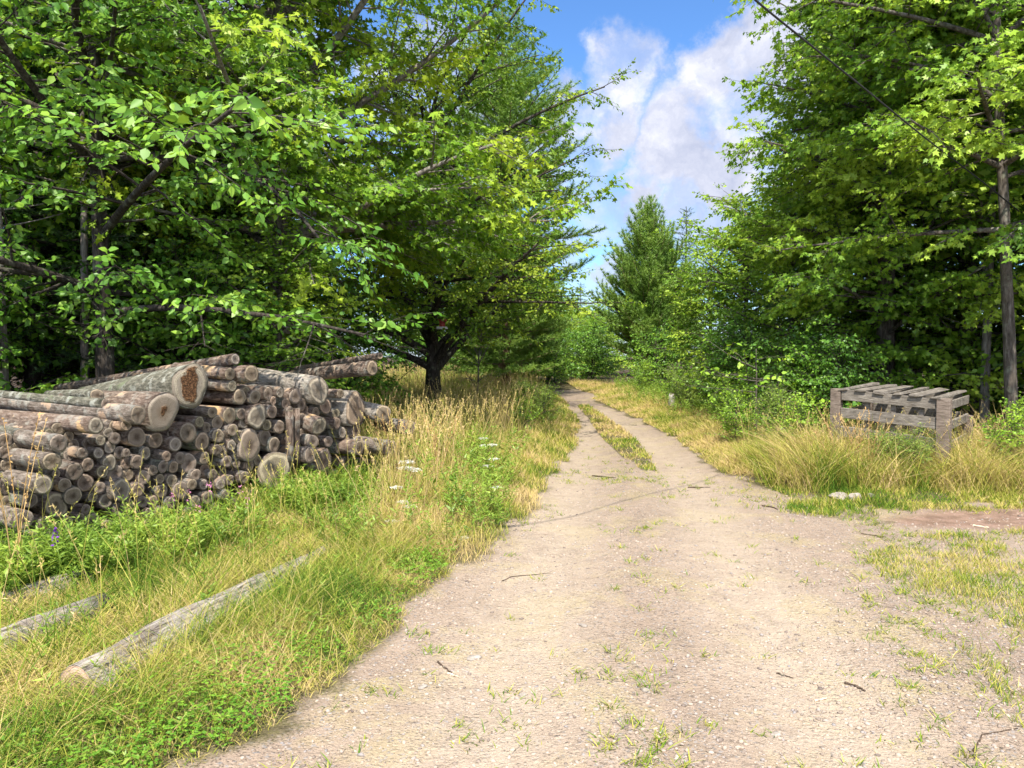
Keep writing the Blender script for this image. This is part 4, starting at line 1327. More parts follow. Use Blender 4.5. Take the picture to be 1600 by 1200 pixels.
def scatter(poly, dens, rng, fall=None):
    p = np.asarray(poly)
    lo, hi = p.min(0), p.max(0)
    n = int((hi[0] - lo[0]) * (hi[1] - lo[1]) * dens)
    x, y = rng.uniform(lo[0], hi[0], n), rng.uniform(lo[1], hi[1], n)
    k = in_poly(x, y, p)
    if fall is not None:
        k &= rng.uniform(0, 1, n) < fall(x, y)
    return x[k], y[k]


WIND = np.array([-.12, .05, 0])


def patch(geo, poly, dens, h, wd, tint, rng, fall=None, lean=(.05, .5), curve=(.05, .55), hmod=None, keep=None, clump=None, logs=True):
    x, y = scatter(poly, dens, rng, fall)
    sd_ = gravel_sd(x, y)
    k = (sd_ < np.abs(rng.normal(0, .05, len(x))) - .03) if keep is None else keep(x, y, sd_)
    x, y, sd_ = x[k], y[k], sd_[k]
    if clump:
        c = fnoise(x * clump[0], y * clump[0], clump[1])
        k = rng.uniform(0, 1, len(x)) < np.clip((c - clump[2]) / clump[3], 0.03, 1)
        x, y, sd_ = x[k], y[k], sd_[k]
    if logs:
        k = np.ones(len(x), bool)
        for A, B, r in VLOGS:
            ab = (B - A)[:2]
            q = np.clip(((x - A[0]) * ab[0] + (y - A[1]) * ab[1]) / (ab @ ab), 0, 1)
            k &= np.hypot(x - A[0] - q * ab[0], y - A[1] - q * ab[1]) > r * rng.uniform(.2, .95, len(x))
        x, y, sd_ = x[k], y[k], sd_[k]
    N = len(x)
    hh = rng.uniform(h[0], h[1], N) * (.45 + .55 * fnoise(x * 1.1, y * 1.1, 31) + .55 * vnoise(x * 3.7, y * 3.7, 33))
    if hmod is not None:
        hh = hh * hmod(x, y, sd_)
    tn = .55 * fnoise(x * .9, y * .9, 17) + .45 * vnoise(x * 3.1, y * 3.1, 19)
    tt = np.clip(tint[0] + (tint[1] - tint[0]) * (.5 + 2.7 * (tn - .5)) + rng.normal(0, .16, N), 0, 1)
    dist = np.hypot(x, y)
    w_ = rng.uniform(wd[0], wd[1], N) * np.clip(dist / 7, .8, 3)
    P = np.stack([x, y, gz(x, y) - .01], 1)
    blades(geo, P, hh, w_, tt, rng.uniform(*lean, N), rng.uniform(*curve, N), WIND, rng)
    return x, y


any0 = lambda x, y, s: np.ones(len(x), bool)
edge_h = lambda x, y, s: np.clip(.35 + .8 * np.clip(-s / .6, 0, 1), .3, 1.2)
edge_m = lambda x, y, s: np.clip(.22 + .65 * np.clip(-s / 1.3, 0, 1), .2, 1.0)
edge_r = lambda x, y, s: np.clip(.25 + .7 * np.clip(-s / 1.2, 0, 1), .2, 1.0) * np.where(y > 10.5, .62, 1) * np.where((x > 3.2) & (y < 10), 1.35, 1)
g = np.random.RandomState(5)
VERGE = np.concatenate([np.array([(-3.4, 1.2), (-1.4, 1.2)]), gpoly([(270, 1210), (400, 1150), (500, 1085), (610, 995), (670, 950), (715, 900), (700, 850), (640, 850), (560, 880), (480, 915), (350, 1000), (200, 1075), (60, 1150)]), np.array([(-3.4, 3.0)])])
G1 = Geo()
patch(G1, VERGE, 5600, (.05, .18), (.0025, .0058), (.08, .80), g, hmod=edge_h, curve=(.05, .9), lean=(.1, .9))
patch(G1, VERGE, 1500, (.04, .12), (.0025, .0045), (.75, 1.0), g, hmod=edge_h, curve=(.3, 1.2), lean=(.4, 1.4))
patch(G1, VERGE, 800, (.16, .32), (.002, .0035), (.45, .95), g, hmod=edge_h, curve=(.3, .9))
# clover-like low leaves along the gravel
x, y = scatter(VERGE, 2600, g)
sd_ = gravel_sd(x, y)
c_ = fnoise(x * 1.7, y * 1.7, 44)
k = (sd_ < -.02) & (g.uniform(0, 1, len(x)) < np.clip((c_ - .36) / .3, 0.02, 1) * np.clip(1.3 + sd_ / .8, .1, 1))
x, y = x[k], y[k]
P = np.stack([x, y, gz(x, y) + g.uniform(.015, .10, len(x))], 1)
CL = Geo()
for q in range(3):
    a = g.uniform(0, 6.28, len(P))
    put_leaves(CL, P, np.stack([np.cos(a), np.sin(a), 0 * a + .15], 1), np.array([0, 0, 1.0]) + g.normal(0, .25, P.shape), g.uniform(.008, .022, len(P)), 'ovate', rng=g)
tag(link('clover', CL.mesh('clover', [M['broad']])), 'low clover leaves carpeting the verge along the gravel edge', 'clover', kind='stuff')
tag(link('verge_grass', G1.mesh('verge_grass', [M['grass']])), 'short green and straw grass of the near left verge', 'grass', kind='stuff')

BETWEEN = np.concatenate([np.array([(-5.0, 3.2), (-3.4, 2.9)]), gpoly([(60, 1150), (200, 1075), (350, 1000), (480, 915), (560, 880), (640, 850), (640, 790), (560, 785), (470, 805), (300, 862), (100, 905), (0, 930)]), np.array([(-5.5, 4.6)])])
G2 = Geo()
patch(G2, BETWEEN, 3600, (.06, .22), (.003, .0055), (.30, 1.0), g, curve=(.1, 1.2), lean=(.1, 1.0))
patch(G2, BETWEEN, 900, (.05, .14), (.003, .006), (.8, 1.0), g, curve=(.3, 1.2), lean=(.4, 1.4))
patch(G2, BETWEEN, 150, (.3, .5), (.004, .007), (.05, .55), g, curve=(.3, .9))
x, y = scatter(BETWEEN, 16, g)
seed_stalks(G2, np.stack([x, y, gz(x, y)], 1), g.uniform(.45, .85, len(x)), g.uniform(.55, .85, len(x)), WIND, g, wd=.0022, fat=.006)
patch(G2, gpoly([(-140, 930), (170, 895), (140, 1040), (60, 1150), (-160, 1150)]), 1500, (.06, .2), (.003, .006), (.85, 1.0), g, curve=(.4, 1.2), lean=(.3, 1.2))
FOOT = np.concatenate([np.array([(-6, 4.6), (-4.6, 4.4)]), gpoly([(0, 930), (100, 905), (300, 862), (470, 805), (560, 785), (600, 745), (560, 745), (470, 780), (300, 838), (100, 880)]), np.array([(-4.2, 5.1), (-6, 5.2)])])
patch(G2, FOOT, 1300, (.15, .42), (.004, .008), (.02, .45), g, curve=(.2, .9))
x, y = scatter(FOOT, 9, g)
seed_stalks(G2, np.stack([x, y, gz(x, y)], 1), g.uniform(.5, .95, len(x)), g.uniform(.5, .85, len(x)), WIND, g, wd=.002, fat=.006)
tag(link('tall_grass', G2.mesh('tall_grass', [M['grass']])), 'mixed green and dry grass around the fallen logs before the woodpile', 'grass', kind='stuff')


def weeds(geo, P, h, leaf, nleaf, rng, kind='lance', spread=.35):
    N = len(P)
    a = rng.uniform(0, 6.28, N)
    d = unit(np.stack([np.cos(a) * spread, np.sin(a) * spread, np.ones(N)], 1) + rng.normal(0, .1, (N, 3)))
    bend = np.stack([np.cos(a) * .12, np.sin(a) * .12, 0 * a - .1], 1)
    tubes(geo, curves(P, d, h, bend, 4), np.array([[.003, .0026, .002, .0012]]), 3, 0)
    i = np.repeat(np.arange(N), nleaf)
    s = np.tile(np.linspace(.15, 1, nleaf), N) + rng.normal(0, .02, N * nleaf)
    B, tan = curve_at(P[i], d[i], h[i], bend[i], s)
    az_ = np.tile(np.arange(nleaf) * 2.4, N) + np.repeat(rng.uniform(0, 6.28, N), nleaf)
    fw = np.stack([np.cos(az_), np.sin(az_), rng.uniform(.05, .8, len(i))], 1) + tan * .3
    nr = np.array([0, 0, 1.0]) + rng.normal(0, .3, (len(i), 3))
    put_leaves(geo, B, fw, nr, leaf * rng.uniform(.6, 1.2, len(i)) * (1.15 - .5 * s), kind, 0, rng=rng)


W1 = Geo()
WEEDZ = gpoly([(-220, 965), (100, 895), (300, 850), (470, 795), (560, 775), (560, 800), (470, 835), (330, 890), (120, 940), (-220, 1010)])
x, y = scatter(WEEDZ, 520, g, lambda x, y: np.clip((fnoise(x * 1.6, y * 1.6, 71) - .33) / .2, .05, 1))
weeds(W1, np.stack([x, y, gz(x, y)], 1), g.uniform(.20, .46, len(x)), .08, 26, g)
WZ2 = gpoly([(470, 835), (560, 775), (640, 730), (760, 700), (800, 760), (790, 830), (720, 860), (640, 880), (560, 880)])
x, y = scatter(WZ2, 110, g, lambda x, y: np.clip((fnoise(x * 1.1, y * 1.1, 72) - .42) / .2, .03, 1))
weeds(W1, np.stack([x, y, gz(x, y)], 1), g.uniform(.2, .55, len(x)), .065, 20, g)
x, y = scatter(VERGE, 60, g)
k = gravel_sd(x, y) < -.12
weeds(W1, np.stack([x[k], y[k], gz(x[k], y[k])], 1), g.uniform(.06, .2, int(k.sum())), .045, 14, g, spread=.7)
x, y = scatter(BETWEEN, 16, g)
weeds(W1, np.stack([x, y, gz(x, y)], 1), g.uniform(.12, .36, len(x)), .06, 16, g)
tag(link('weeds', W1.mesh('weeds', [M['weed']])), 'leafy green weeds crowding the foot of the log pile', 'weeds', kind='stuff')

# meadow round the spreading tree
MEADOW = np.concatenate([gpoly([(600, 800), (560, 880), (640, 860), (715, 900), (775, 885), (805, 850), (840, 805), (856, 755), (886, 722), (905, 692), (908, 662), (892, 637), (880, 622)]), np.array([(0.6, 38), (-6.5, 38), (-6.5, 15.5), (-3.2, 12), (-2.0, 10.2), (-1.5, 9.0), (-1.35, 8.2)])])
G3 = Geo()
near = lambda x, y: np.clip(9.5 / y, .2, 1)
patch(G3, MEADOW, 2600, (.15, .42), (.003, .006), (.28, .92), g, near, hmod=edge_m)
patch(G3, MEADOW, 200, (.4, .65), (.003, .005), (.6, .95), g, near, hmod=edge_m)
x, y = scatter(MEADOW, 55, g, near)
k = gravel_sd(x, y) < -.8
x, y = x[k], y[k]
seed_stalks(G3, np.stack([x, y, gz(x, y)], 1), g.uniform(.6, 1.0, len(x)), g.uniform(.65, .95, len(x)), WIND * 0, g, wd=.003, fat=.010)
tag(link('meadow_grass', G3.mesh('meadow_grass', [M['grass']])), 'tall meadow grass around the spreading tree left of the lane', 'grass', kind='stuff')
W2 = Geo()
x, y = scatter(MEADOW, 16, g, lambda x, y: np.clip((fnoise(x * .6, y * .6, 75) - .42) / .15, 0, 1))
k = gravel_sd(x, y) < -.4
x, y = x[k], y[k]
weeds(W2, np.stack([x, y, gz(x, y)], 1), g.uniform(.4, .8, len(x)), .095, 24, g)
RB = np.concatenate([gpoly([(940, 622), (988, 645), (1034, 666), (1075, 692), (1130, 712)]), np.array([(3.4, 9.6), (4.0, 9.2), (4.4, 11.5), (4.8, 16), (4.9, 26), (4.2, 30)])])
x, y = scatter(RB, 26, g, lambda x, y: np.clip((fnoise(x * .7, y * .7, 78) - .36) / .15, 0, 1))
k = gravel_sd(x, y) < -.8
x, y = x[k], y[k]
weeds(W2, np.stack([x, y, gz(x, y)], 1), g.uniform(.35, .75, len(x)), .095, 24, g)
x, y = scatter(np.array([(2.9, 9.3), (3.3, 8.5), (7.4, 8.4), (7.4, 9.0), (5.4, 8.8), (4.2, 9.4)]), 14, g)
weeds(W2, np.stack([x, y, gz(x, y)], 1), g.uniform(.25, .62, len(x)), .075, 20, g)
tag(link('meadow_weeds', W2.mesh('meadow_weeds', [M['weed']])), 'tall leafy weeds mixed through the grass on both sides of the lane', 'weeds', kind='stuff')

RIGHT = np.concatenate([gpoly([(930, 625), (983, 648), (1024, 668), (1066, 698), (1130, 740), (1290, 766), (1450, 766), (1600, 762)]), np.array([(8.5, 8.8), (9.5, 9.0), (9.0, 11.0), (6.0, 11.2), (4.6, 11.8), (4.8, 30), (2.5, 34)])])
G4 = Geo()
nearr = lambda x, y: np.clip(10 / y, .12, 1)
inlawn = lambda x, y, s: (s < 0) & ~wob(x, y, LAWN, .3)
patch(G4, RIGHT, 2400, (.24, .54), (.003, .006), (.46, 1.0), g, nearr, hmod=edge_r, keep=inlawn, curve=(.15, 1.1), lean=(.05, .8))
patch(G4, RIGHT, 380, (.38, .62), (.0025, .004), (.65, 1.0), g, nearr, hmod=edge_r, keep=inlawn, curve=(.1, .6))
CRATEG = np.array([(2.9, 9.0), (3.3, 8.35), (7.6, 8.25), (7.6, 9.1), (5.4, 8.75), (4.2, 9.35)])
patch(G4, CRATEG, 1200, (.32, .74), (.003, .006), (.40, 1.0), g, keep=any0, curve=(.2, 1.1))
FRONT = np.array([FL + (-.15, -.25), FL + (.05, -.05), FR + (-.05, -.08), FR + (.3, .1), FR + (.3, -.35)])
patch(G4, FRONT, 900, (.6, .95), (.003, .006), (.25, .9), g, keep=any0, curve=(.1, .8))
x, y = scatter(RIGHT, 45, g, nearr)
k = (gravel_sd(x, y) < -.6) & ~in_poly(x, y, LAWN) & (y < 12)
x, y = x[k], y[k]
seed_stalks(G4, np.stack([x, y, gz(x, y)], 1), g.uniform(.5, .85, len(x)), g.uniform(.65, .95, len(x)), WIND, g, wd=.0022, fat=.008)
tag(link('dry_grass', G4.mesh('dry_grass', [M['grass']])), 'tall straw-yellow grass in front of the pallet crate and along the lane', 'grass', kind='stuff')

# short lawn strip, lane median and sparse turf on the gravel
G5 = Geo()
any_ = lambda x, y, s: np.ones(len(x), bool)
LW = np.array([(1.9, 7.3), (7.5, 7.3), (7.5, 9.6), (1.9, 10.5)])
patch(G5, LW, 3800, (.03, .10), (.004, .007), (.28, .75), g, keep=lambda x, y, s: wob(x, y, LAWN), clump=(2.2, 54, .2, .25))
patch(G5, LW, 2400, (.03, .09), (.004, .007), (.28, .65), g, keep=lambda x, y, s: wob(x, y, LAWN2), clump=(3, 51, .35, .2))
patch(G5, MEDIAN, 1700, (.03, .09), (.004, .007), (.42, 1.0), g, lambda x, y: np.clip(10 / y, .2, 1), keep=any_, clump=(2.2, 52, .25, .25))
patch(G5, TURF, 5200, (.025, .085), (.003, .006), (.3, .7), g, keep=any_, clump=(2.4, 53, .36, .34))
patch(G5, LW, 420, (.02, .07), (.004, .007), (.3, .7), g, keep=lambda x, y, s: wob(x, y, LAWN, 1.3) | wob(x, y, LAWN2, 1.2))
patch(G5, np.array([(3, 3), (9, 3), (9, 8), (3.6, 8)]), 260, (.02, .07), (.0035, .0065), (.3, .7), g, keep=lambda x, y, s: wob(x, y, TURF, 1.2))
# scattered tufts over the gravel
SP = np.array([(-1.6, 1.5), (9, 1.5), (9, 9), (2.6, 9), (2.0, 14), (1.2, 14)])
mid_line = gpoly([(940, 745), (1040, 745), (1100, 1200), (940, 1200)])
tx, ty = scatter(SP, 95, g, lambda x, y: np.clip((fnoise(x * .8, y * .8, 61) - .35) / .3, .05, 1) * np.where(in_poly(x, y, mid_line), 1.6, .22) + np.where(x > .40 * y + .3, .55, 0))
k = (gravel_sd(tx, ty) > 0) & ~in_poly(tx, ty, RUST)
tx, ty = tx[k], ty[k]
ii = np.repeat(np.arange(len(tx)), g.randint(6, 26, len(tx)))
rr_ = np.abs(g.normal(0, .045, len(ii)))
aa = g.uniform(0, 6.28, len(ii))
bx, by = tx[ii] + np.cos(aa) * rr_, ty[ii] + np.sin(aa) * rr_
blades(G5, np.stack([bx, by, gz(bx, by) - .006], 1), g.uniform(.015, .055, len(ii)), g.uniform(.0035, .0065, len(ii)), np.clip(g.normal(.42, .14, len(ii)), .2, .8), g.uniform(.3, 1.1, len(ii)), g.uniform(.2, .7, len(ii)), None, g)
tag(link('short_grass', G5.mesh('short_grass', [M['grass']])), 'sparse short grass growing through the gravel and along the lane\'s middle', 'grass', kind='stuff')
# grass in the shade behind, under the trees
G6 = Geo()
WOODG = np.array([(-14, 9.5), (-3.6, 11), (-3.4, 16), (-7, 30), (-16, 30)])
patch(G6, WOODG, 90, (.12, .4), (.008, .014), (.0, .4), g, curve=(.2, .8))
patch(G6, np.array([(4.6, 11.5), (14, 9.5), (16, 28), (4.9, 30)]), 90, (.1, .35), (.008, .014), (.0, .35), g, curve=(.2, .8))
tag(link('woodland_grass', G6.mesh('woodland_grass', [M['grass']])), 'thin shaded grass and seedlings on the woodland floor', 'grass', kind='stuff')

# ------------------------------------------------------------------ loose gravel
import bmesh
bm = bmesh.new()
bmesh.ops.create_icosphere(bm, subdivisions=1, radius=1)
SV = np.array([v.co[:] for v in bm.verts])
SF = [tuple(v.index for v in f.verts) for f in bm.faces]
bm.free()
stone_mat, t = new_mat('stone')
gi = t.add('ShaderNodeNewGeometry').outputs['Random Per Island']
scol = t.ramp(gi, [(0, (.13, .105, .09)), (.25, (.29, .23, .18)), (.5, (.38, .305, .24)), (.7, (.22, .205, .20)), (.85, (.42, .35, .28)), (1, (.33, .25, .19))])
oc = t.add('ShaderNodeTexCoord').outputs['Object']
sn = t.noise(oc, 40, 4, .6)
scol = t.mix(t.maprange(sn, .45, .7, 0, .4), scol, (.36, .30, .245))
principled(t, scol, .9, t.bump(sn, .3, .01), .2)


def stones(n, poly, lo, hi, rng, keep=None):
    p = np.asarray(poly)
    x, y = scatter(p, n, rng, lambda x, y: np.clip((3.2 / np.maximum(y, 1.5)) ** 1.3, .04, 1) * np.clip(.25 + 2.2 * (fnoise(x * 1.3, y * 1.3, 91) - .3), .1, 1))
    k = gravel_sd(x, y) > .03
    x, y = x[k], y[k]
    N = len(x)
    s = lo * (hi / lo) ** (rng.uniform(0, 1, N) ** 2.6)
    a = rng.uniform(0, 6.28, N)
    sc3 = np.stack([s * rng.uniform(.8, 1.4, N), s * rng.uniform(.6, 1, N), s * rng.uniform(.35, .7, N)], 1)
    V = SV[None] * (1 + rng.normal(0, .13, (N, len(SV), 1))) * sc3[:, None]
    V = np.stack([V[..., 0] * np.cos(a)[:, None] - V[..., 1] * np.sin(a)[:, None], V[..., 0] * np.sin(a)[:, None] + V[..., 1] * np.cos(a)[:, None], V[..., 2]], 2)
    return V + np.stack([x, y, gz(x, y) + sc3[:, 2] * .25], 1)[:, None]


GV = Geo()
ROADP = np.array([(-1.6, 1.6), (6, 1.6), (6.5, 8), (2.6, 9), (2.2, 14), (1.0, 14)])
GV.add(stones(2300, ROADP, .0022, .014, g), SF)
tag(link('gravel', GV.mesh('gravel', [stone_mat])), 'loose pebbles and grit scattered over the lane', 'gravel', kind='stuff')


def big_stone(px, py, size, label, seed):
    q = np.random.RandomState(seed)
    bm = bmesh.new()
    bmesh.ops.create_icosphere(bm, subdivisions=3, radius=1)
    for v in bm.verts:
        c = np.array(v.co)
        n_ = 1 + .16 * math.sin(c[0] * 3 + seed) + .12 * math.sin(c[1] * 4.3 + seed * 2) + .07 * math.sin(c[2] * 7 + c[0] * 5 + seed)
        v.co = Vector((c[0] * size[0] * n_, c[1] * size[1] * n_, max(-.5, c[2]) * size[2] * n_))
    me = bpy.data.meshes.new('stone')
    bm.to_mesh(me)
    bm.free()
    me.polygons.foreach_set('use_smooth', np.ones(len(me.polygons), bool))
    me.materials.append(rock_mat)
    p = ground(px, py)
    o = link('stone', me, None, (p[0], p[1], float(gz(p[0], p[1])) + size[2] * .3))
    o.rotation_euler = (0, 0, q.uniform(0, 3))
    return tag(o, label, 'stone')


rock_mat, t = new_mat('pale_rock')
oc = t.add('ShaderNodeTexCoord').outputs['Object']
n1 = t.noise(oc, 14, 6, .65)
principled(t, t.ramp(n1, [(.3, (.15, .13, .11)), (.5, (.29, .255, .215)), (.7, (.40, .36, .31))]), .9, t.bump(n1, .6, .03), .2)
big_stone(1312, 778, (.17, .10, .035), 'flat pale rock at the foot of the dry grass before the crate', 1)
big_stone(1336, 781, (.055, .06, .05), 'small upright stone beside the flat pale rock', 2)
big_stone(1360, 780, (.05, .04, .03), 'smaller round stone, farther right along the grass edge than the flat rock', 3)
for i, (px, py, s, lab) in enumerate([(911, 977, .022, 'bluish pebble embedded near the left wheel track'), (740, 1021, .03, 'pale flat pebble in the gravel of the near left wheel track'), (1212, 1144, .017, 'dark rounded pebble in the foreground gravel'), (1010, 1080, .02, 'grey pebble in the weedy middle strip'),
                                      (817, 1079, .018, 'dark grey pebble left of the weedy middle strip'), (1182, 976, .016, 'reddish small pebble in the right wheel track'), (932, 1108, .014, 'brown round pebble near the photo\'s bottom middle'), (660, 1068, .02, 'flat grey-blue pebble close to the left verge')]):
    big_stone(px, py, (s * 1.2, s * .9, s * .5), lab, 10 + i)

# ------------------------------------------------------------------ sticks and chips on the gravel
STICK = bark_mat('stick_bark', (.03, .022, .016), (.10, .07, .05), (.2, .15, .11), 3)
CHIP, t = new_mat('dry_chip')
principled(t, t.ramp(t.noise(t.add('ShaderNodeTexCoord').outputs['Object'], 60, 3), [(.3, (.5, .38, .26)), (.7, (.68, .56, .42))]), .8)


def stick(pts, r, label, mat=None, name='stick'):
    g_ = Geo()
    Q_ = np.array([ground(*p) for p in pts])
    base = Q_.mean(0)
    Q_[:, 2] = gz(Q_[:, 0], Q_[:, 1]) + r * .8
    s = np.linspace(0, len(Q_) - 1, 9)
    L_ = np.stack([np.interp(s, np.arange(len(Q_)), Q_[:, c]) for c in range(3)], 1)
    L_[1:-1] += rs.normal(0, r * .6, (7, 3)) * np.array([1, 1, .2])
    tubes(g_, L_ - np.array([base[0], base[1], 0]), (r * np.linspace(1, .5, 9))[None], 6)
    tag(link(name, g_.mesh(name, [mat or STICK], True), None, (base[0], base[1], 0)), label, 'twig')


stick([(684, 1030), (706, 1046)], .006, 'short dark stick in the near left gravel')
stick([(1190, 789), (1205, 790), (1216, 794)], .009, 'dark forked twig on the gravel before the short lawn')
stick([(1320, 1062), (1340, 1070), (1352, 1076)], .007, 'brown crooked stick in the foreground right gravel')
stick([(1213, 1045), (1240, 1052)], .004, 'thin twig in the right wheel track')
stick([(1345, 833), (1385, 838)], .006, 'dark twig near the reddish bare patch')
stick([(785, 905), (800, 898), (860, 890)], .004, 'long thin twig across the left wheel track')
stick([(925, 740), (962, 746)], .010, 'dark twig where the two wheel tracks join')
stick([(1075, 758), (1110, 757)], .008, 'straight twig lying in the right wheel track, farthest up the lane')
stick([(1520, 820), (1545, 824)], .010, 'pale dry twig in the reddish bare patch', CHIP)
stick([(1272, 1088), (1292, 1084)], .007, 'pale wood chip in the foreground gravel', CHIP, 'wood_chip')
stick([(700, 1046), (716, 1050)], .006, 'pale wood chip beside the short dark stick', CHIP, 'wood_chip')
stick([(1520, 1175), (1535, 1150), (1590, 1140)], .004, 'curved thin vine stem near the photo\'s lower right corner')

# ------------------------------------------------------------------ flowers
def umbel(px, py, Y, label, seed, s=1.0):
    q = np.random.RandomState(seed)
    top = at(px, py, Y)
    b = np.array([top[0] + q.normal(0, .05), top[1] + q.normal(0, .05), 0])
    b[2] = float(gz(b[0], b[1]))
    root = thing('umbel_flower', label, 'flower', tuple(b), 0, 'white flat-topped wildflowers in the left verge')
    r0 = top - b
    st = Geo()
    tubes(st, np.array([[0, 0, 0], r0 * .5 + np.array([.015, 0, 0]), r0 - np.array([0, 0, .03])]), np.array([[.004, .003, .0022]]), 5)
    n = 16
    a = np.arange(n) * 2.4
    rad = .048 * s * np.sqrt((np.arange(n) + .5) / n)
    hp = r0 + np.stack([np.cos(a) * rad, np.sin(a) * rad, -rad * rad * 3], 1)
    tubes(st, np.stack([np.tile(r0 - np.array([0, 0, .03]), (n, 1)), hp], 1), np.array([[.0012, .0008]]), 3)
    link('stem', st.mesh('stem', [M['weed']]), root)
    fl = Geo()
    i = np.repeat(np.arange(n), 14)
    P = hp[i] + q.normal(0, .008, (len(i), 3)) * np.array([1, 1, .3]) * s
    a2 = q.uniform(0, 6.28, len(i))
    put_leaves(fl, P, np.stack([np.cos(a2), np.sin(a2), 0 * a2 + .1], 1), np.array([0, 0, 1.0]) + q.normal(0, .2, P.shape), q.uniform(.008, .014, len(i)) * s, 'ovate', rng=q)
    link('flower_head', fl.mesh('flower_head', [M['petal']]), root)


UMB = [(634, 729, 7.6, 'largest flower head of the trio right of the log pile'), (648, 732, 7.6, 'right-hand flower head of the trio beside the log pile'), (636, 720, 7.8, 'topmost flower head of the trio beside the log pile'), (619, 760, 7.1, 'white flower head below the trio by the pile'),
       (629, 783, 6.8, 'upper of two close white flower heads low in the verge'), (641, 790, 6.7, 'lower of two close white flower heads low in the verge'), (612, 813, 6.3, 'lowest white flower head by the weathered verge log'), (723, 839, 6.2, 'white flower head nearest the gravel edge'),
       (775, 760, 7.6, 'white flower head closest to the shaded lane edge'), (755, 684, 9.2, 'highest white flower head of the meadow cluster'), (770, 694, 9.0, 'brightest white flower head on the right of the meadow cluster'), (757, 695, 9.0, 'white flower head on the left of the meadow cluster'),
       (772, 716, 8.6, 'small white flower head below the meadow cluster'), (761, 727, 8.4, 'second small white flower head below the meadow cluster'), (546, 770, 7.4, 'lone white flower head in front of the log pile\'s right foot')]
for i, (px, py, Y, lab) in enumerate(UMB):
    umbel(px, py, Y, lab, 500 + i, 1.5 if i < 3 else 1.15)


def bloom(px, py, Y, label, mat, seed, size=.016, n=14, tall=.05, name='wildflower'):
    q = np.random.RandomState(seed)
    top = at(px, py, Y)
    b = np.array([top[0], top[1] + .03, float(gz(top[0], top[1]))])
    r0 = top - b
    root = thing(name, label, 'flower', tuple(b))
    st = Geo()
    tubes(st, np.array([[0, 0, 0], r0 * .6 + np.array([.02, 0, 0]), r0]), np.array([[.003, .0025, .002]]), 5)
    link('stem', st.mesh('stem', [M['weed']]), root)
    fl = Geo()
    P = r0 + q.normal(0, .010, (n, 3)) * np.array([1, 1, tall / .02])
    put_leaves(fl, P, q.normal(0, 1, (n, 3)) + np.array([0, 0, .5]), q.normal(0, 1, (n, 3)), size * q.uniform(.8, 1.3, n), 'ovate', rng=q)
    link('flower_head', fl.mesh('flower_head', [mat]), root)


bloom(86, 838, 4.7, 'single violet flower spike below the greenish oval log end', M['purple'], 1, .02, 22, .05)
for i, (px, py, Y, lab) in enumerate([(328, 761, 6.0, 'bright pink flower nearest the foot of the log pile'), (296, 773, 5.9, 'pink flower just left of the bright pink one'), (269, 775, 5.8, 'leftmost pink flower in the weeds before the pile'), (310, 797, 5.7, 'pink flower low in the weeds under the bright pink one'),
                                      (386, 787, 6.2, 'rightmost pink flower, lowest before the slanting foot log'), (375, 768, 6.3, 'pale pink flower just before the slanting foot log')]):
    bloom(px, py, Y, lab, M['pink'], 20 + i)

# tall rusty dry stalks standing alone in the meadow edge
def dock(px, Y, h, label, seed, n=9):
    q = np.random.RandomState(seed)
    b = at(px, 700, Y)
    b[2] = float(gz(b[0], b[1]))
    g_ = Geo()
    P = np.zeros((n, 3)) + q.normal(0, .05, (n, 3)) * np.array([1, 1, 0])
    seed_stalks(g_, P, q.uniform(h * .75, h, n), np.full(n, .86) + q.normal(0, .05, n), np.zeros(3), q, wd=.0045, head=.5, nsp=26, fat=.012)
    tag(link('dry_stalks', g_.mesh('dry_stalks', [DRY]), None, tuple(b)), label, 'dry plant')


DRY = grass_mat('dry_stalk', [(0, (.22, .12, .04)), (.6, (.38, .22, .08)), (1, (.5, .34, .15))], .2)
dock(676, 8.3, 1.05, 'tall rusty dry stalks standing upright before the spreading tree\'s trunk', 1)
dock(690, 8.6, .9, 'shorter rusty dry stalks beside the tall ones', 2, 7)
dock(612, 8.6, 1.05, 'drooping straw-coloured stalks over the end of the log pile', 3, 11)
dock(14, 4.75, 1.28, 'straw stalks arching over the logs at the photo\'s left edge', 6, 6)
dock(1352, 8.75, .95, 'rusty dry stalks leaning against the crate\'s slatted front', 4, 8)
dock(1318, 8.8, .95, 'straw stalks arching at the crate\'s left post', 5, 7)

# ------------------------------------------------------------------ small fixtures
post_m = bark_mat('stump_wood', (.12, .105, .09), (.30, .275, .245), (.48, .46, .42), 1.5)
b = ground(1050, 646)
o = make_log('stump_post', (b[0], b[1], .50), (.05, -.05, 1), .075, .55, post_m, CUT_OLD, rough=.12, taper=1.15, seg=16, seed=77)
tag(o, 'small grey stump post standing in the right verge grass', 'post')

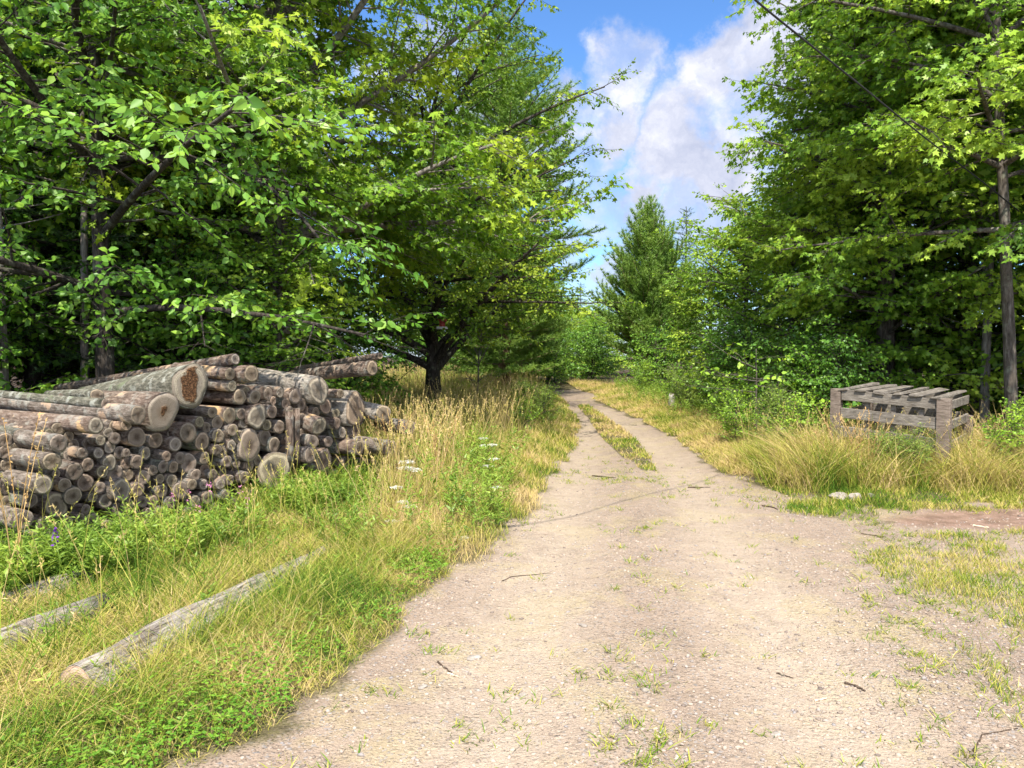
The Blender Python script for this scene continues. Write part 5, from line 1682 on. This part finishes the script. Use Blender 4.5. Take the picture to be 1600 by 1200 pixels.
cw, t = new_mat('cable_rubber')
principled(t, (.02, .02, .022), .6)
px_ = [(1592, 330, 10.95), (1533, 282, 10.4), (1447, 217, 9.4), (1354, 141, 8.2), (1276, 78, 7.2), (1175, -3, 6.1)]
pts = np.array([at(*p) for p in px_])
tv = pts[-1] - pts[-2]
pts = np.concatenate([pts, [pts[-1] + tv * 1.0 + np.array([0, 0, .08]), pts[-1] + tv * 2.2 + np.array([0, 0, .3]), pts[-1] + tv * 5 + np.array([0, 0, 1.3])]])
s = np.linspace(0, len(pts) - 1, 60)
cv = np.stack([np.interp(s, np.arange(len(pts)), pts[:, c]) for c in range(3)], 1)
for _ in range(6):
    cv[1:-1] = (cv[:-2] + cv[1:-1] * 2 + cv[2:]) / 4
g_ = Geo()
tubes(g_, cv, np.full((1, 60), .009), 8)
tag(link('overhead_cable', g_.mesh('overhead_cable', [cw], True)), 'black cable sagging overhead from the right-hand trees across the lane', 'cable')

red, t = new_mat('red_paint')
principled(t, t.ramp(t.noise(t.add('ShaderNodeTexCoord').outputs['Object'], 30, 3), [(.3, (.22, .03, .03)), (.7, (.36, .06, .05))]), .5)
wht, t = new_mat('white_paint')
principled(t, t.ramp(t.noise(t.add('ShaderNodeTexCoord').outputs['Object'], 30, 3), [(.3, (.6, .58, .62)), (.7, (.74, .73, .75))]), .5)
fp = at(691, 512, 16.2)
feeder = thing('bird_feeder', 'small red and white bird feeder hanging in the spreading tree', 'bird feeder', tuple(fp))


def prim(name, parts, mat, parent):
    g_ = Geo()
    for lo, hi in parts:
        g_.add(box_v(lo, hi), BOX_F)
    return link(name, g_.mesh(name, [mat]), parent)


prim('feeder_body', [((-.06, -.05, 0), (.06, .05, .12))], red, feeder)
g_ = Geo()
g_.add(np.array([(-.09, -.08, .121), (.09, -.08, .121), (.09, .08, .121), (-.09, .08, .121), (-.09, 0, .18), (.09, 0, .18)]), [(0, 3, 2, 1), (0, 1, 5, 4), (2, 3, 4, 5), (0, 4, 3), (1, 2, 5)])
link('feeder_roof', g_.mesh('feeder_roof', [red]), feeder)
prim('feeder_tray', [((-.11, -.09, -.03), (.11, .09, -.002)), ((-.11, -.09, -.0015), (.11, -.08, .02)), ((-.11, .08, -.0015), (.11, .09, .02))], wht, feeder)
g_ = Geo()
tubes(g_, np.array([[0, 0, .175], [.005, 0, .5], [0, .01, .95]]), np.full((1, 3), .003), 5)
link('hanging_wire', g_.mesh('hanging_wire', [cw]), feeder)
